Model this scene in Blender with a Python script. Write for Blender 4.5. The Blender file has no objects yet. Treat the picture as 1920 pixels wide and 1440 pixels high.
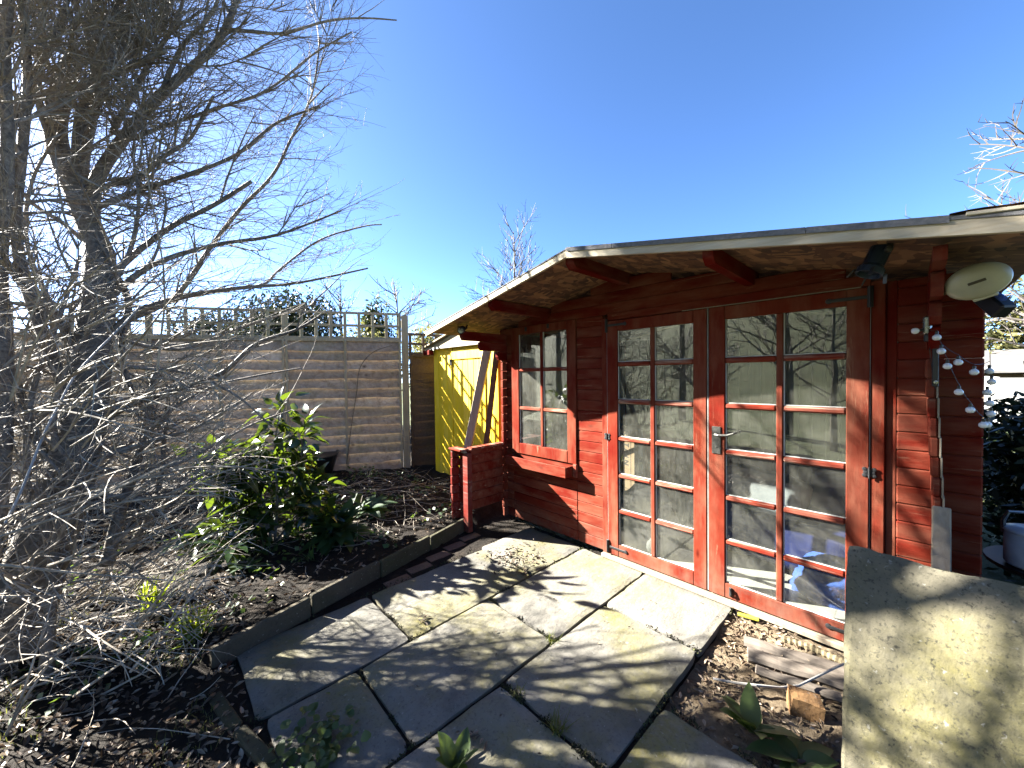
import bpy, math, random
from math import sin, cos, tan, radians, pi, sqrt, hypot
from mathutils import Vector, Matrix, noise

# ------------------------------------------------------------------ camera, sky, sun, exposure
SC = bpy.context.scene
COL = SC.collection
YAW, PITCH, ROLL, FPX, CAMH = radians(46.646), radians(-1.152), radians(-0.729), 706.6, 1.5
_f = Vector((-sin(YAW)*cos(PITCH), cos(YAW)*cos(PITCH), sin(PITCH)))
_r = Vector((cos(YAW), sin(YAW), 0)); _u = _r.cross(_f)
RT = _r*cos(ROLL) + _u*sin(ROLL); UP = -_r*sin(ROLL) + _u*cos(ROLL); FW = _f
CAMP = Vector((0, 0, CAMH))
cam_data = bpy.data.cameras.new('camera')
cam = bpy.data.objects.new('camera', cam_data); COL.objects.link(cam)
cam.matrix_world = Matrix(((RT.x, UP.x, -FW.x, CAMP.x), (RT.y, UP.y, -FW.y, CAMP.y), (RT.z, UP.z, -FW.z, CAMP.z), (0, 0, 0, 1)))
cam_data.sensor_width = 36; cam_data.lens = 36*FPX/1920; cam_data.clip_start = 0.02; cam_data.clip_end = 2000
SC.camera = cam
SUN_AZ, SUN_EL = 60.7, 28.4            # heading of the light on the ground (from +Y towards +X), height
LDIR = Vector((cos(radians(SUN_EL))*sin(radians(SUN_AZ)), cos(radians(SUN_EL))*cos(radians(SUN_AZ)), -sin(radians(SUN_EL))))
world = bpy.data.worlds.new('World'); SC.world = world; world.use_nodes = True
wn = world.node_tree.nodes; wl = world.node_tree.links
bg = wn['Background']; sky = wn.new('ShaderNodeTexSky'); sky.sky_type = 'NISHITA'; sky.sun_disc = False
sky.sun_elevation = radians(SUN_EL); sky.sun_rotation = radians(SUN_AZ+180)
sky.altitude = 30; sky.air_density = 0.35; sky.dust_density = 0.25; sky.ozone_density = 2.6
bg.inputs['Strength'].default_value = 0.05
hsv = wn.new('ShaderNodeHueSaturation'); hsv.inputs['Saturation'].default_value = 1.1
wl.new(sky.outputs[0], hsv.inputs['Color']); wl.new(hsv.outputs[0], bg.inputs['Color'])
sun_data = bpy.data.lights.new('sun', 'SUN'); sun_data.energy = 5.0; sun_data.angle = radians(0.53); sun_data.color = (1, 0.95, 0.87)
sun = bpy.data.objects.new('sun', sun_data); COL.objects.link(sun)
sun.rotation_euler = LDIR.to_track_quat('-Z', 'Y').to_euler(); sun.location = (-8, -5, 8)
SC.view_settings.view_transform = 'Standard'; SC.view_settings.look = 'None'
SC.view_settings.exposure = 3.8; SC.view_settings.gamma = 1; SC.view_settings.use_curve_mapping = False
SC.render.engine = 'CYCLES'
try:
    SC.cycles.transparent_max_bounces = 14; SC.cycles.max_bounces = 6; SC.cycles.diffuse_bounces = 1
except Exception: pass

# ------------------------------------------------------------------ helpers
RND = random.Random(7)
def at(px, py, d):
    """point seen at photo pixel (1920x1440) at forward distance d"""
    return CAMP + (RT*((px-960)/FPX) + UP*(-(py-720)/FPX) + FW)*d
def uni(a, b): return RND.uniform(a, b)
class MB:
    def __init__(s): s.v = []; s.f = []; s.c = []; s.smooth = False
    def add(s, vs, fs, col=None):
        o = len(s.v); s.v += [tuple(p) for p in vs]; s.f += [tuple(i+o for i in f) for f in fs]
        s.c += [col if col is not None else 0.5]*len(fs)
    def cbox(s, x0, x1, y0, y1, z0, z1, b=0.004, M=None, col=None):
        """chamfered box"""
        b = min(b, .45*(x1-x0), .45*(y1-y0), .45*(z1-z0)); vs = []; ix = {}
        X = (x0, x1); Y = (y0, y1); Z = (z0, z1); S = (1, -1)
        for i in range(2):
            for j in range(2):
                for k in range(2):
                    bx, by, bz = S[i]*b, S[j]*b, S[k]*b
                    for a, p in enumerate(((X[i], Y[j]+by, Z[k]+bz), (X[i]+bx, Y[j], Z[k]+bz), (X[i]+bx, Y[j]+by, Z[k]))):
                        ix[(i, j, k, a)] = len(vs); vs.append(p)
        fs = []
        for i in range(2): fs.append([ix[(i, j, k, 0)] for j, k in ((0, 0), (1, 0), (1, 1), (0, 1))])
        for j in range(2): fs.append([ix[(i, j, k, 1)] for i, k in ((0, 0), (1, 0), (1, 1), (0, 1))])
        for k in range(2): fs.append([ix[(i, j, k, 2)] for i, j in ((0, 0), (1, 0), (1, 1), (0, 1))])
        for j in range(2):
            for k in range(2): fs.append([ix[(0, j, k, 1)], ix[(1, j, k, 1)], ix[(1, j, k, 2)], ix[(0, j, k, 2)]])
        for i in range(2):
            for k in range(2): fs.append([ix[(i, 0, k, 0)], ix[(i, 1, k, 0)], ix[(i, 1, k, 2)], ix[(i, 0, k, 2)]])
        for i in range(2):
            for j in range(2): fs.append([ix[(i, j, 0, 0)], ix[(i, j, 1, 0)], ix[(i, j, 1, 1)], ix[(i, j, 0, 1)]])
        for i in range(2):
            for j in range(2):
                for k in range(2): fs.append([ix[(i, j, k, 0)], ix[(i, j, k, 1)], ix[(i, j, k, 2)]])
        c = Vector(((x0+x1)/2, (y0+y1)/2, (z0+z1)/2)); out = []
        for f in fs:
            P = [Vector(vs[q]) for q in f]; n = (P[1]-P[0]).cross(P[2]-P[0]); m = sum(P, Vector())/len(P)
            out.append(f if n.dot(m-c) > 0 else f[::-1])
        if M is not None: vs = [M @ Vector(p) for p in vs]
        s.add(vs, out, col)
    def beam(s, a, b, w, h, bev=0.003, upv=(0, 0, 1), col=None):
        """box of section w x h from a to b"""
        a = Vector(a); b = Vector(b); d = b-a; L = d.length; d.normalize()
        u = Vector(upv); x = d.cross(u); x = x.normalized() if x.length > 1e-5 else Vector((1, 0, 0)); u = x.cross(d)
        M = Matrix(((x.x, d.x, u.x, a.x), (x.y, d.y, u.y, a.y), (x.z, d.z, u.z, a.z), (0, 0, 0, 1)))
        s.cbox(-w/2, w/2, 0, L, -h/2, h/2, bev, M, col)
    def tube(s, pts, rad, n=6, cap=True, col=None):
        pts = [Vector(p) for p in pts]; m = len(pts); vs = []; fs = []; prev = None
        for i in range(m):
            t = pts[min(i+1, m-1)]-pts[max(i-1, 0)]
            if t.length < 1e-9: t = Vector((0, 0, 1))
            t.normalize()
            if prev is None:
                a = Vector((0, 0, 1)) if abs(t.z) < .9 else Vector((1, 0, 0)); x = t.cross(a).normalized()
            else:
                x = prev - t*prev.dot(t)
                x = x.normalized() if x.length > 1e-6 else t.orthogonal().normalized()
            prev = x; y = t.cross(x); r = rad[i] if isinstance(rad, (list, tuple)) else rad
            for k in range(n):
                an = 2*pi*k/n; vs.append(pts[i]+(x*cos(an)+y*sin(an))*r)
        for i in range(m-1):
            for k in range(n): fs.append((i*n+k, i*n+(k+1) % n, (i+1)*n+(k+1) % n, (i+1)*n+k))
        if cap: fs.append(tuple(range(n))[::-1]); fs.append(tuple((m-1)*n+k for k in range(n)))
        s.add(vs, fs, col)
    def lathe(s, prof, M=None, n=20, col=None):
        """profile [(r,z)] spun about z"""
        vs = []; fs = []
        for r, z in prof:
            for k in range(n): vs.append(Vector((r*cos(2*pi*k/n), r*sin(2*pi*k/n), z)))
        for i in range(len(prof)-1):
            for k in range(n): fs.append((i*n+k, i*n+(k+1) % n, (i+1)*n+(k+1) % n, (i+1)*n+k))
        if M is not None: vs = [M @ p for p in vs]
        s.add(vs, fs, col)
    def mesh(s, name):
        me = bpy.data.meshes.new(name); me.from_pydata(s.v, [], s.f)
        if len(set(s.c)) > 1:
            at_ = me.attributes.new('tone', 'FLOAT', 'FACE'); at_.data.foreach_set('value', s.c)
        if s.smooth: me.polygons.foreach_set('use_smooth', [True]*len(s.f))
        me.update(); return me
    def build(s, name, mat, parent=None): return mk(name, s.mesh(name), mat, parent)
_loc = {}
def mk(name, me, mat=None, parent=None, M=None):
    if mat is not None and not me.materials: me.materials.append(mat)
    o = bpy.data.objects.new(name, me); COL.objects.link(o)
    if parent is not None:
        o.parent = parent; o.matrix_parent_inverse = _loc.get(parent.name, Matrix.Identity(4)).inverted()
    if M is not None:
        o.matrix_basis = M; _loc[o.name] = M.copy()
    return o
def thing(name, label, cat, loc=(0, 0, 0), group=None):
    o = bpy.data.objects.new(name, None); COL.objects.link(o); o.location = loc; o.empty_display_size = .1
    _loc[o.name] = Matrix.Translation(loc); tag(o, label, cat, group); return o
def tag(o, label=None, cat=None, group=None, kind=None):
    if label: o['label'] = label
    if cat: o['category'] = cat
    if group: o['group'] = group
    if kind: o['kind'] = kind
    return o
def T(p, ax=None, ang=0): return Matrix.Translation(Vector(p)) @ (Matrix.Rotation(ang, 4, ax) if ax else Matrix.Identity(4))

# ------------------------------------------------------------------ materials
ALB = .44
def K(c, k=None):
    k = ALB if k is None else k
    return tuple(min(.9, x*k) for x in c)
def newmat(name):
    m = bpy.data.materials.new(name); m.use_nodes = True; nt = m.node_tree
    return m, nt, nt.nodes['Principled BSDF'], nt.nodes['Material Output']
def nd(nt, t, **kw):
    n = nt.nodes.new(t)
    for k, v in kw.items():
        if k in n.inputs: n.inputs[k].default_value = v
        else: setattr(n, k, v)
    return n
def lk(nt, a, b): nt.links.new(a, b)
def coords(nt, scale=(1, 1, 1), rnd=True, obj=True):
    tc = nd(nt, 'ShaderNodeTexCoord'); mp = nd(nt, 'ShaderNodeMapping'); mp.inputs['Scale'].default_value = scale
    lk(nt, tc.outputs['Object'], mp.inputs['Vector'])
    if rnd:
        oi = nd(nt, 'ShaderNodeObjectInfo'); mu = nd(nt, 'ShaderNodeMath', operation='MULTIPLY'); mu.inputs[1].default_value = 37.0
        lk(nt, oi.outputs['Random'], mu.inputs[0]); cb = nd(nt, 'ShaderNodeCombineXYZ')
        for i in range(3): lk(nt, mu.outputs[0], cb.inputs[i])
        lk(nt, cb.outputs[0], mp.inputs['Location'])
    return mp.outputs['Vector']
def noi(nt, vec, scale, detail=4, rough=.55, dist=0):
    n = nd(nt, 'ShaderNodeTexNoise'); n.inputs['Scale'].default_value = scale; n.inputs['Detail'].default_value = detail
    n.inputs['Roughness'].default_value = rough; n.inputs['Distortion'].default_value = dist
    if vec is not None: lk(nt, vec, n.inputs['Vector'])
    return n.outputs['Fac']
def ramp(nt, fac, stops):
    r = nd(nt, 'ShaderNodeValToRGB'); el = r.color_ramp.elements
    while len(el) < len(stops): el.new(.5)
    for e, (p, c) in zip(el, stops):
        e.position = p; e.color = (*c, 1) if len(c) == 3 else c
    lk(nt, fac, r.inputs[0]); return r.outputs[0]
def val(nt, fac, a, b, lo=0., hi=1.):
    m = nd(nt, 'ShaderNodeMapRange'); m.inputs[1].default_value = a; m.inputs[2].default_value = b
    m.inputs[3].default_value = lo; m.inputs[4].default_value = hi; lk(nt, fac, m.inputs[0]); return m.outputs[0]
def mixc(nt, fac, a, b, mode='MIX'):
    m = nd(nt, 'ShaderNodeMix', data_type='RGBA', blend_type=mode)
    for s, x in ((m.inputs[0], fac), (m.inputs[6], a), (m.inputs[7], b)):
        if isinstance(x, bpy.types.NodeSocket): lk(nt, x, s)
        elif isinstance(x, (int, float)): s.default_value = x
        else: s.default_value = (*x, 1)
    return m.outputs[2]
def mul(nt, a, b):
    m = nd(nt, 'ShaderNodeMath', operation='MULTIPLY')
    for s, x in ((m.inputs[0], a), (m.inputs[1], b)):
        if isinstance(x, (int, float)): s.default_value = x
        else: lk(nt, x, s)
    return m.outputs[0]
def bump(nt, bs, h, strength=.3, dist=.005):
    b = nd(nt, 'ShaderNodeBump'); b.inputs['Strength'].default_value = strength; b.inputs['Distance'].default_value = dist
    lk(nt, h, b.inputs['Height']); lk(nt, b.outputs[0], bs.inputs['Normal'])
def objrnd(nt):
    return nd(nt, 'ShaderNodeObjectInfo').outputs['Random']
GR = {'x': (.06, 1, 1), 'y': (1, .06, 1), 'z': (1, 1, .06)}
def wood(name, cols, axis='x', scale=60, rough=.75, vary=.25, bmp=.35, knots=None, green=0, k=None):
    cols = [K(c, k) for c in cols]
    m, nt, bs, out = newmat(name); v = coords(nt, GR[axis])
    g = noi(nt, v, scale, 6, .65, .4); w = noi(nt, coords(nt), 2.2, 3)
    c = ramp(nt, g, [(.28, cols[0]), (.5, cols[1]), (.72, cols[2])])
    c = mixc(nt, val(nt, w, .35, .7, 0, .45), c, cols[0])
    c = mixc(nt, val(nt, objrnd(nt), 0, 1, 0, vary), c, tuple(x*.55 for x in cols[0]))
    if green: c = mixc(nt, val(nt, noi(nt, coords(nt), 1.4, 4), .5, .75, 0, green), c, (.12, .15, .05))
    if knots:
        vo = nd(nt, 'ShaderNodeTexVoronoi'); vo.inputs['Scale'].default_value = knots
        lk(nt, coords(nt, tuple(.35 if q < 1 else 1 for q in GR[axis])), vo.inputs['Vector'])
        c = mixc(nt, val(nt, vo.outputs['Distance'], .03, .17, .9, 0), c, tuple(x*.22 for x in cols[0]))
    lk(nt, c, bs.inputs['Base Color']); bs.inputs['Roughness'].default_value = rough
    bs.inputs['Specular IOR Level'].default_value = .25
    bump(nt, bs, g, bmp, .003); return m
def paint(name, c1, c2, bare, axis='x', wear=.5, rough=.55, bmp=.25, spec=.3, k=None, dirt=.6):
    """painted timber: colour drift, grain showing through, flaked patches of bare wood, mud near the foot"""
    c1, c2, bare = K(c1, k), K(c2, k), K(bare, k)
    m, nt, bs, out = newmat(name); v = coords(nt, GR[axis])
    g = noi(nt, v, 70, 6, .65, .3); big = noi(nt, coords(nt), 3.0, 5, .6); fine = noi(nt, v, 26, 8, .75, .6)
    c = mixc(nt, val(nt, big, .3, .7), c1, c2); c = mixc(nt, val(nt, g, .3, .75, 0, .35), c, tuple(x*.55 for x in c1))
    c = mixc(nt, val(nt, objrnd(nt), 0, 1, 0, .28), c, tuple(x*.6 for x in c1))
    vo = nd(nt, 'ShaderNodeTexVoronoi'); vo.inputs['Scale'].default_value = 5.5
    lk(nt, coords(nt, tuple(.4 if q < 1 else 1 for q in GR[axis])), vo.inputs['Vector'])
    c = mixc(nt, val(nt, vo.outputs['Distance'], .015, .09, .75, 0), c, tuple(x*.35 for x in c1))
    f = mul(nt, val(nt, fine, .70-.22*wear, .78-.18*wear), val(nt, noi(nt, coords(nt), 4.0, 4), .40, .56))
    c = mixc(nt, f, c, bare)
    fade = val(nt, noi(nt, coords(nt, tuple(.25 if q < 1 else 1 for q in GR[axis])), 9, 5, .6), .42, .72, 0, .55)
    c = mixc(nt, fade, c, tuple(.5*a+.5*b for a, b in zip(c2, bare)))
    tc = nd(nt, 'ShaderNodeTexCoord'); sx = nd(nt, 'ShaderNodeSeparateXYZ'); lk(nt, tc.outputs['Object'], sx.inputs[0])
    mud = mul(nt, val(nt, sx.outputs['Z'], .02, .26, dirt*.8, 0), val(nt, noi(nt, coords(nt, rnd=False), 14, 6, .7), .38, .62))
    c = mixc(nt, mud, c, K((.20, .16, .12), k))
    lk(nt, c, bs.inputs['Base Color']); bs.inputs['Roughness'].default_value = rough; bs.inputs['Specular IOR Level'].default_value = spec
    hh = nd(nt, 'ShaderNodeMath', operation='SUBTRACT'); lk(nt, g, hh.inputs[0]); lk(nt, mul(nt, f, .8), hh.inputs[1])
    bump(nt, bs, hh.outputs[0], bmp, .003); return m
def plain(name, c, rough=.6, metal=0., spec=.4, vary=.3, scale=8, bmp=0., k=None):
    c = K(c, k)
    m, nt, bs, out = newmat(name); n = noi(nt, coords(nt), scale, 5)
    lk(nt, ramp(nt, n, [(.3, tuple(x*(1-vary) for x in c)), (.7, tuple(min(1, x*(1+vary*.6)) for x in c))]), bs.inputs['Base Color'])
    bs.inputs['Roughness'].default_value = rough; bs.inputs['Metallic'].default_value = metal; bs.inputs['Specular IOR Level'].default_value = spec
    if bmp: bump(nt, bs, noi(nt, coords(nt), scale*5, 5), bmp, .004)
    return m
def tonemat(name, stops, rough=.7, transl=0., spec=.3, nscale=0, tcol=None, k=None):
    """colour by the per-face 'tone' attribute, optional leaf translucency"""
    stops = [(q, K(c, k)) for q, c in stops]; tcol = K(tcol, k) if tcol else None
    m, nt, bs, out = newmat(name); a = nd(nt, 'ShaderNodeAttribute', attribute_name='tone')
    c = ramp(nt, a.outputs['Fac'], stops)
    if nscale: c = mixc(nt, val(nt, noi(nt, coords(nt, rnd=False), nscale, 4), .3, .7, 0, .5), c, tuple(x*.4 for x in stops[0][1]))
    lk(nt, c, bs.inputs['Base Color']); bs.inputs['Roughness'].default_value = rough; bs.inputs['Specular IOR Level'].default_value = spec
    if transl:
        t = nd(nt, 'ShaderNodeBsdfTranslucent'); mx = nd(nt, 'ShaderNodeMixShader'); mx.inputs[0].default_value = transl
        if tcol: lk(nt, mixc(nt, .6, c, tcol), t.inputs['Color'])
        else: lk(nt, c, t.inputs['Color'])
        lk(nt, bs.outputs[0], mx.inputs[1]); lk(nt, t.outputs[0], mx.inputs[2]); lk(nt, mx.outputs[0], out.inputs['Surface'])
    return m
def leafmat(name, ca, cb, rough=.3, transl=.35, tcol=(.3, .45, .03), spec=.5, k=None):
    ca, cb, tcol = K(ca, k), K(cb, k), K(tcol, k)
    m, nt, bs, out = newmat(name); c = mixc(nt, objrnd(nt), ca, cb); n = noi(nt, coords(nt), 30, 3)
    c = mixc(nt, val(nt, n, .35, .7, 0, .3), c, tuple(x*.5 for x in ca))
    lk(nt, c, bs.inputs['Base Color']); bs.inputs['Roughness'].default_value = rough; bs.inputs['Specular IOR Level'].default_value = spec
    t = nd(nt, 'ShaderNodeBsdfTranslucent'); t.inputs['Color'].default_value = (*tcol, 1)
    mx = nd(nt, 'ShaderNodeMixShader'); mx.inputs[0].default_value = transl
    lk(nt, bs.outputs[0], mx.inputs[1]); lk(nt, t.outputs[0], mx.inputs[2]); lk(nt, mx.outputs[0], out.inputs['Surface']); return m
def glassmat(name, dirt=.1, tint=(.93, .95, .93), f0=.07):
    m, nt, bs, out = newmat(name); nt.nodes.remove(bs)
    lw = nd(nt, 'ShaderNodeLayerWeight', Blend=.5); pw = nd(nt, 'ShaderNodeMath', operation='POWER'); pw.inputs[1].default_value = 5; lk(nt, lw.outputs['Facing'], pw.inputs[0])
    fr = nd(nt, 'ShaderNodeMapRange'); lk(nt, pw.outputs[0], fr.inputs[0]); fr.inputs[3].default_value = f0; fr.inputs[4].default_value = 1.0
    tr = nd(nt, 'ShaderNodeBsdfTransparent', Color=(*tint, 1)); gl = nd(nt, 'ShaderNodeBsdfGlossy', Roughness=.0)
    gl.inputs['Color'].default_value = (1, 1, 1, 1)
    bp = nd(nt, 'ShaderNodeBump'); bp.inputs['Strength'].default_value = .05; bp.inputs['Distance'].default_value = .01
    lk(nt, noi(nt, coords(nt), 2.5, 1), bp.inputs['Height']); lk(nt, bp.outputs[0], gl.inputs['Normal'])
    m1 = nd(nt, 'ShaderNodeMixShader'); lk(nt, fr.outputs[0], m1.inputs[0]); lk(nt, tr.outputs[0], m1.inputs[1]); lk(nt, gl.outputs[0], m1.inputs[2])
    df = nd(nt, 'ShaderNodeBsdfDiffuse', Color=(.2, .2, .17, 1)); m2 = nd(nt, 'ShaderNodeMixShader')
    n1 = noi(nt, coords(nt), 6, 6, .7); n2 = noi(nt, coords(nt, (1, 1, .25)), 60, 4)
    sp = val(nt, noi(nt, coords(nt), 120, 2), .70, .74, 0, .5)
    a = nd(nt, 'ShaderNodeMath', operation='ADD'); lk(nt, mul(nt, val(nt, n1, .35, .75, dirt*.25, dirt), val(nt, n2, .3, .7, .5, 1.)), a.inputs[0]); lk(nt, mul(nt, sp, val(nt, n1, .45, .7)), a.inputs[1])
    lk(nt, a.outputs[0], m2.inputs[0]); lk(nt, m1.outputs[0], m2.inputs[1]); lk(nt, df.outputs[0], m2.inputs[2]); lk(nt, m2.outputs[0], out.inputs['Surface']); return m

M_red = paint('red_paint_boards', (.185, .010, .007), (.275, .058, .030), (.44, .28, .18), 'x', .5, spec=.02, bmp=.4)
M_redz = paint('red_paint_upright', (.195, .011, .007), (.295, .066, .034), (.46, .30, .19), 'z', .42, spec=.02, bmp=.4)
M_strip = plain('grey_gap_filler', (.33, .31, .28), .8, vary=.4)
M_redw = paint('red_paint_worn_bars', (.27, .030, .018), (.37, .075, .038), (.60, .44, .33), 'x', .9, spec=.02)
M_redo = paint('red_paint_flaked', (.20, .022, .016), (.28, .035, .022), (.30, .25, .21), 'x', .8, .8, spec=.03)
M_redy = paint('red_paint_beams', (.17, .009, .006), (.22, .016, .010), (.4, .28, .2), 'y', .2, spec=.02)
M_bare = wood('bare_weathered_wood', ((.34, .27, .19), (.48, .40, .29), (.60, .52, .40)), 'z', 55)
M_fascia = wood('pale_fascia_pine', ((.50, .41, .27), (.66, .57, .41), (.76, .69, .54)), 'x', 40, knots=3.5, vary=.1, k=.5)
M_plank = wood('pale_grey_plank', ((.36, .33, .27), (.52, .48, .40), (.62, .58, .50)), 'z', 60, k=.55)
M_white = plain('old_white_paint', (.70, .69, .64), .6, vary=.25, k=.5)
M_felt = plain('grey_roof_felt', (.24, .235, .235), .95, vary=.35, scale=40, bmp=.4)
M_black = plain('black_iron', (.018, .018, .02), .55, spec=.4)
M_steel = plain('grey_door_metal', (.20, .20, .18), .45, .8, vary=.4, scale=30)
M_glass = glassmat('dusty_window_glass', .16)
M_dirtyglass = glassmat('grimy_window_glass', .20)
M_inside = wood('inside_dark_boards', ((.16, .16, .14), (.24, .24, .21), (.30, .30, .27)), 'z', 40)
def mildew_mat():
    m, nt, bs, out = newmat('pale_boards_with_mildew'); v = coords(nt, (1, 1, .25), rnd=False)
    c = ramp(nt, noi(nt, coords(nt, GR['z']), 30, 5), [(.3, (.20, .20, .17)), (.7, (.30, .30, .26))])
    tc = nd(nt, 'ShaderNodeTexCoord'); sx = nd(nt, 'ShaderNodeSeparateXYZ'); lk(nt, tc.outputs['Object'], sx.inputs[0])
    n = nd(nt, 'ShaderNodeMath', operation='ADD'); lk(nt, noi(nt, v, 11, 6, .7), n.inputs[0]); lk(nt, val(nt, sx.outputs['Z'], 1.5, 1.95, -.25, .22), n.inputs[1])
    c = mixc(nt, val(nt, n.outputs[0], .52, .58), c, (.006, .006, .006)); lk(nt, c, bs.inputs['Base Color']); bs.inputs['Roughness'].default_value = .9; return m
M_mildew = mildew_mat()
# ------------------------------------------------------------------ setting: ground, bed, patio
def fbm(x, y, z=0., o=4): return noise.fractal(Vector((x, y, z)), 1.0, 2.0, o)
def lawn_mat():
    m, nt, bs, out = newmat('rough_lawn'); v = coords(nt, rnd=False)
    c = ramp(nt, noi(nt, v, 1.3, 6, .6), [(.3, (.04, .054, .011)), (.5, (.07, .082, .02)), (.68, (.10, .095, .036))])
    c = mixc(nt, val(nt, noi(nt, v, 45, 4), .35, .7, 0, .6), c, (.03, .05, .012)); lk(nt, c, bs.inputs['Base Color'])
    bs.inputs['Roughness'].default_value = .9; bump(nt, bs, noi(nt, v, 60, 4), .8, .05); return m
def soil_mat(name, a, b, c3):
    a, b, c3 = K(a), K(b), K(c3)
    m, nt, bs, out = newmat(name); v = coords(nt, rnd=False)
    c = ramp(nt, noi(nt, v, 9, 8, .7), [(.3, a), (.52, b), (.75, c3)]); lk(nt, c, bs.inputs['Base Color'])
    bs.inputs['Roughness'].default_value = .95; bs.inputs['Specular IOR Level'].default_value = .15; bump(nt, bs, noi(nt, v, 38, 7, .7), .9, .02); return m
M_lawn = lawn_mat()
M_soil = soil_mat('dark_damp_soil', (.010, .008, .006), (.026, .020, .014), (.07, .052, .035))
M_sand = soil_mat('sandy_bare_earth', (.10, .07, .04), (.26, .20, .13), (.42, .34, .23))
def stone_mat(name, base, dark, lichen, lamt, speck=.45):
    base, dark, lichen = K(base), K(dark), K(lichen)
    m, nt, bs, out = newmat(name); v = coords(nt)
    c = ramp(nt, noi(nt, v, 3.2, 7, .62), [(.3, dark), (.5, base), (.7, tuple(min(1, x*1.25) for x in base))])
    c = mixc(nt, val(nt, objrnd(nt), 0, 1, 0, .3), c, tuple(x*.7 for x in base))
    lf = mul(nt, val(nt, noi(nt, v, 1.7, 5, .6), .42, .66, 0, lamt), val(nt, noi(nt, v, 22, 5, .7), .3, .65, .35, 1))
    c = mixc(nt, lf, c, lichen)
    c = mixc(nt, val(nt, noi(nt, v, 70, 4, .7), .53, .70, 0, speck), c, tuple(x*.35 for x in dark))
    c = mixc(nt, val(nt, noi(nt, v, 1.1, 6, .7, .6), .5, .7, 0, .5), c, tuple(x*.8 for x in dark))
    c = mixc(nt, val(nt, noi(nt, v, 55, 3, .5, .5), .66, .74, 0, .5), c, K((.55, .54, .48)))
    lk(nt, c, bs.inputs['Base Color']); bs.inputs['Roughness'].default_value = .85; bs.inputs['Specular IOR Level'].default_value = .25
    n2 = noi(nt, coords(nt, (1, .45, 1)), 12, 8, .7); bump(nt, bs, n2, .7, .014); return m
M_slab = stone_mat('riven_paving_stone', (.28, .265, .225), (.105, .105, .092), (.26, .23, .062), 1.0)
M_slab2 = stone_mat('lichened_sandstone', (.26, .235, .165), (.12, .115, .082), (.24, .215, .075), .9, .95)
M_kerb = stone_mat('mossy_edging', (.12, .098, .062), (.055, .048, .03), (.07, .075, .02), .8)
M_brick = stone_mat('old_red_brick', (.27, .16, .11), (.15, .09, .07), (.2, .19, .1), .4)

def terrain():
    mb = MB(); mb.smooth = True; xs = []; n = 64
    for i in range(n+1):
        t = (i/n-.5)*2; xs.append(110*(abs(t)**1.9)*(1 if t > 0 else -1))
    for y in xs:
        for x in xs:
            k = max(0, -y-8); z = -.14 + .30*k*(1-math.exp(-k/6)) + (.5*fbm(x*.07, y*.07)*min(1, k/6))
            mb.v.append((x, y-1, z))
    for j in range(n):
        for i in range(n):
            a = j*(n+1)+i; mb.f.append((a, a+1, a+n+2, a+n+1)); mb.c.append(.5)
    return mb
tag(terrain().build('ground', M_lawn), kind='structure')

E0 = Vector((-2.50, .17)); E1 = Vector((-3.03, 2.23)); ED = (E1-E0).normalized(); EN = Vector((-ED.y, ED.x))
def sstep(a, b, x):
    t = min(1, max(0, (x-a)/(b-a))); return t*t*(3-2*t)
def bedz(x, y):
    d = (Vector((x, y))-E0).dot(EN)                     # >0: bed side of the edging
    bed = .075 + .03*min(max(d, 0), 4)
    low = .005 + .02*max(0, d)
    z = low + (bed-low)*sstep(-.02, .45, y) if d > .03 else None
    if z is None: z = (-.02 if x < -.79 or y < 1.6 else -.11) if y > .30 else -.02*sstep(.2, .32, y)
    if x > -1.25 and y < .6: z = min(z, -.04)
    r = .022*fbm(x*3, y*3, 1) + .014*fbm(x*11, y*11, 3)
    return z + (r if (d > .03 or y < .28) else .006*fbm(x*9, y*9))
def bed():
    mb = MB(); mb.smooth = True; x0, x1, y0, y1, s = -9.5, .9, -3.2, 6.2, .055; nx = int((x1-x0)/s); ny = int((y1-y0)/s)
    for j in range(ny+1):
        for i in range(nx+1):
            x = x0+i*s; y = y0+j*s; mb.v.append((x, y, bedz(x, y)))
    for j in range(ny):
        for i in range(nx):
            x = x0+(i+.5)*s; y = y0+(j+.5)*s
            if x > -2.9 and y > 2.72: continue
            a = j*(nx+1)+i; mb.f.append((a, a+1, a+nx+2, a+nx+1)); mb.c.append(.5)
    return mb
tag(bed().build('flower_bed', M_soil), kind='structure')
def pitz(x, y): return -.045 + .02*fbm(x*5, y*5, 7) + .012*fbm(x*17, y*17, 2) + .02*sstep(2.2, 2.65, y)
def pit():
    mb = MB(); mb.smooth = True; x0, x1, y0, y1, s = -.775, .6, 1.62, 2.70, .025; nx = int((x1-x0)/s); ny = int((y1-y0)/s)
    for j in range(ny+1):
        for i in range(nx+1):
            x = x0+i*s; y = y0+j*s; mb.v.append((x, y, pitz(x, y)))
    for j in range(ny):
        for i in range(nx):
            a = j*(nx+1)+i; mb.f.append((a, a+1, a+nx+2, a+nx+1)); mb.c.append(.5)
    return mb
tag(pit().build('bare_earth', M_sand), kind='structure')

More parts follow.
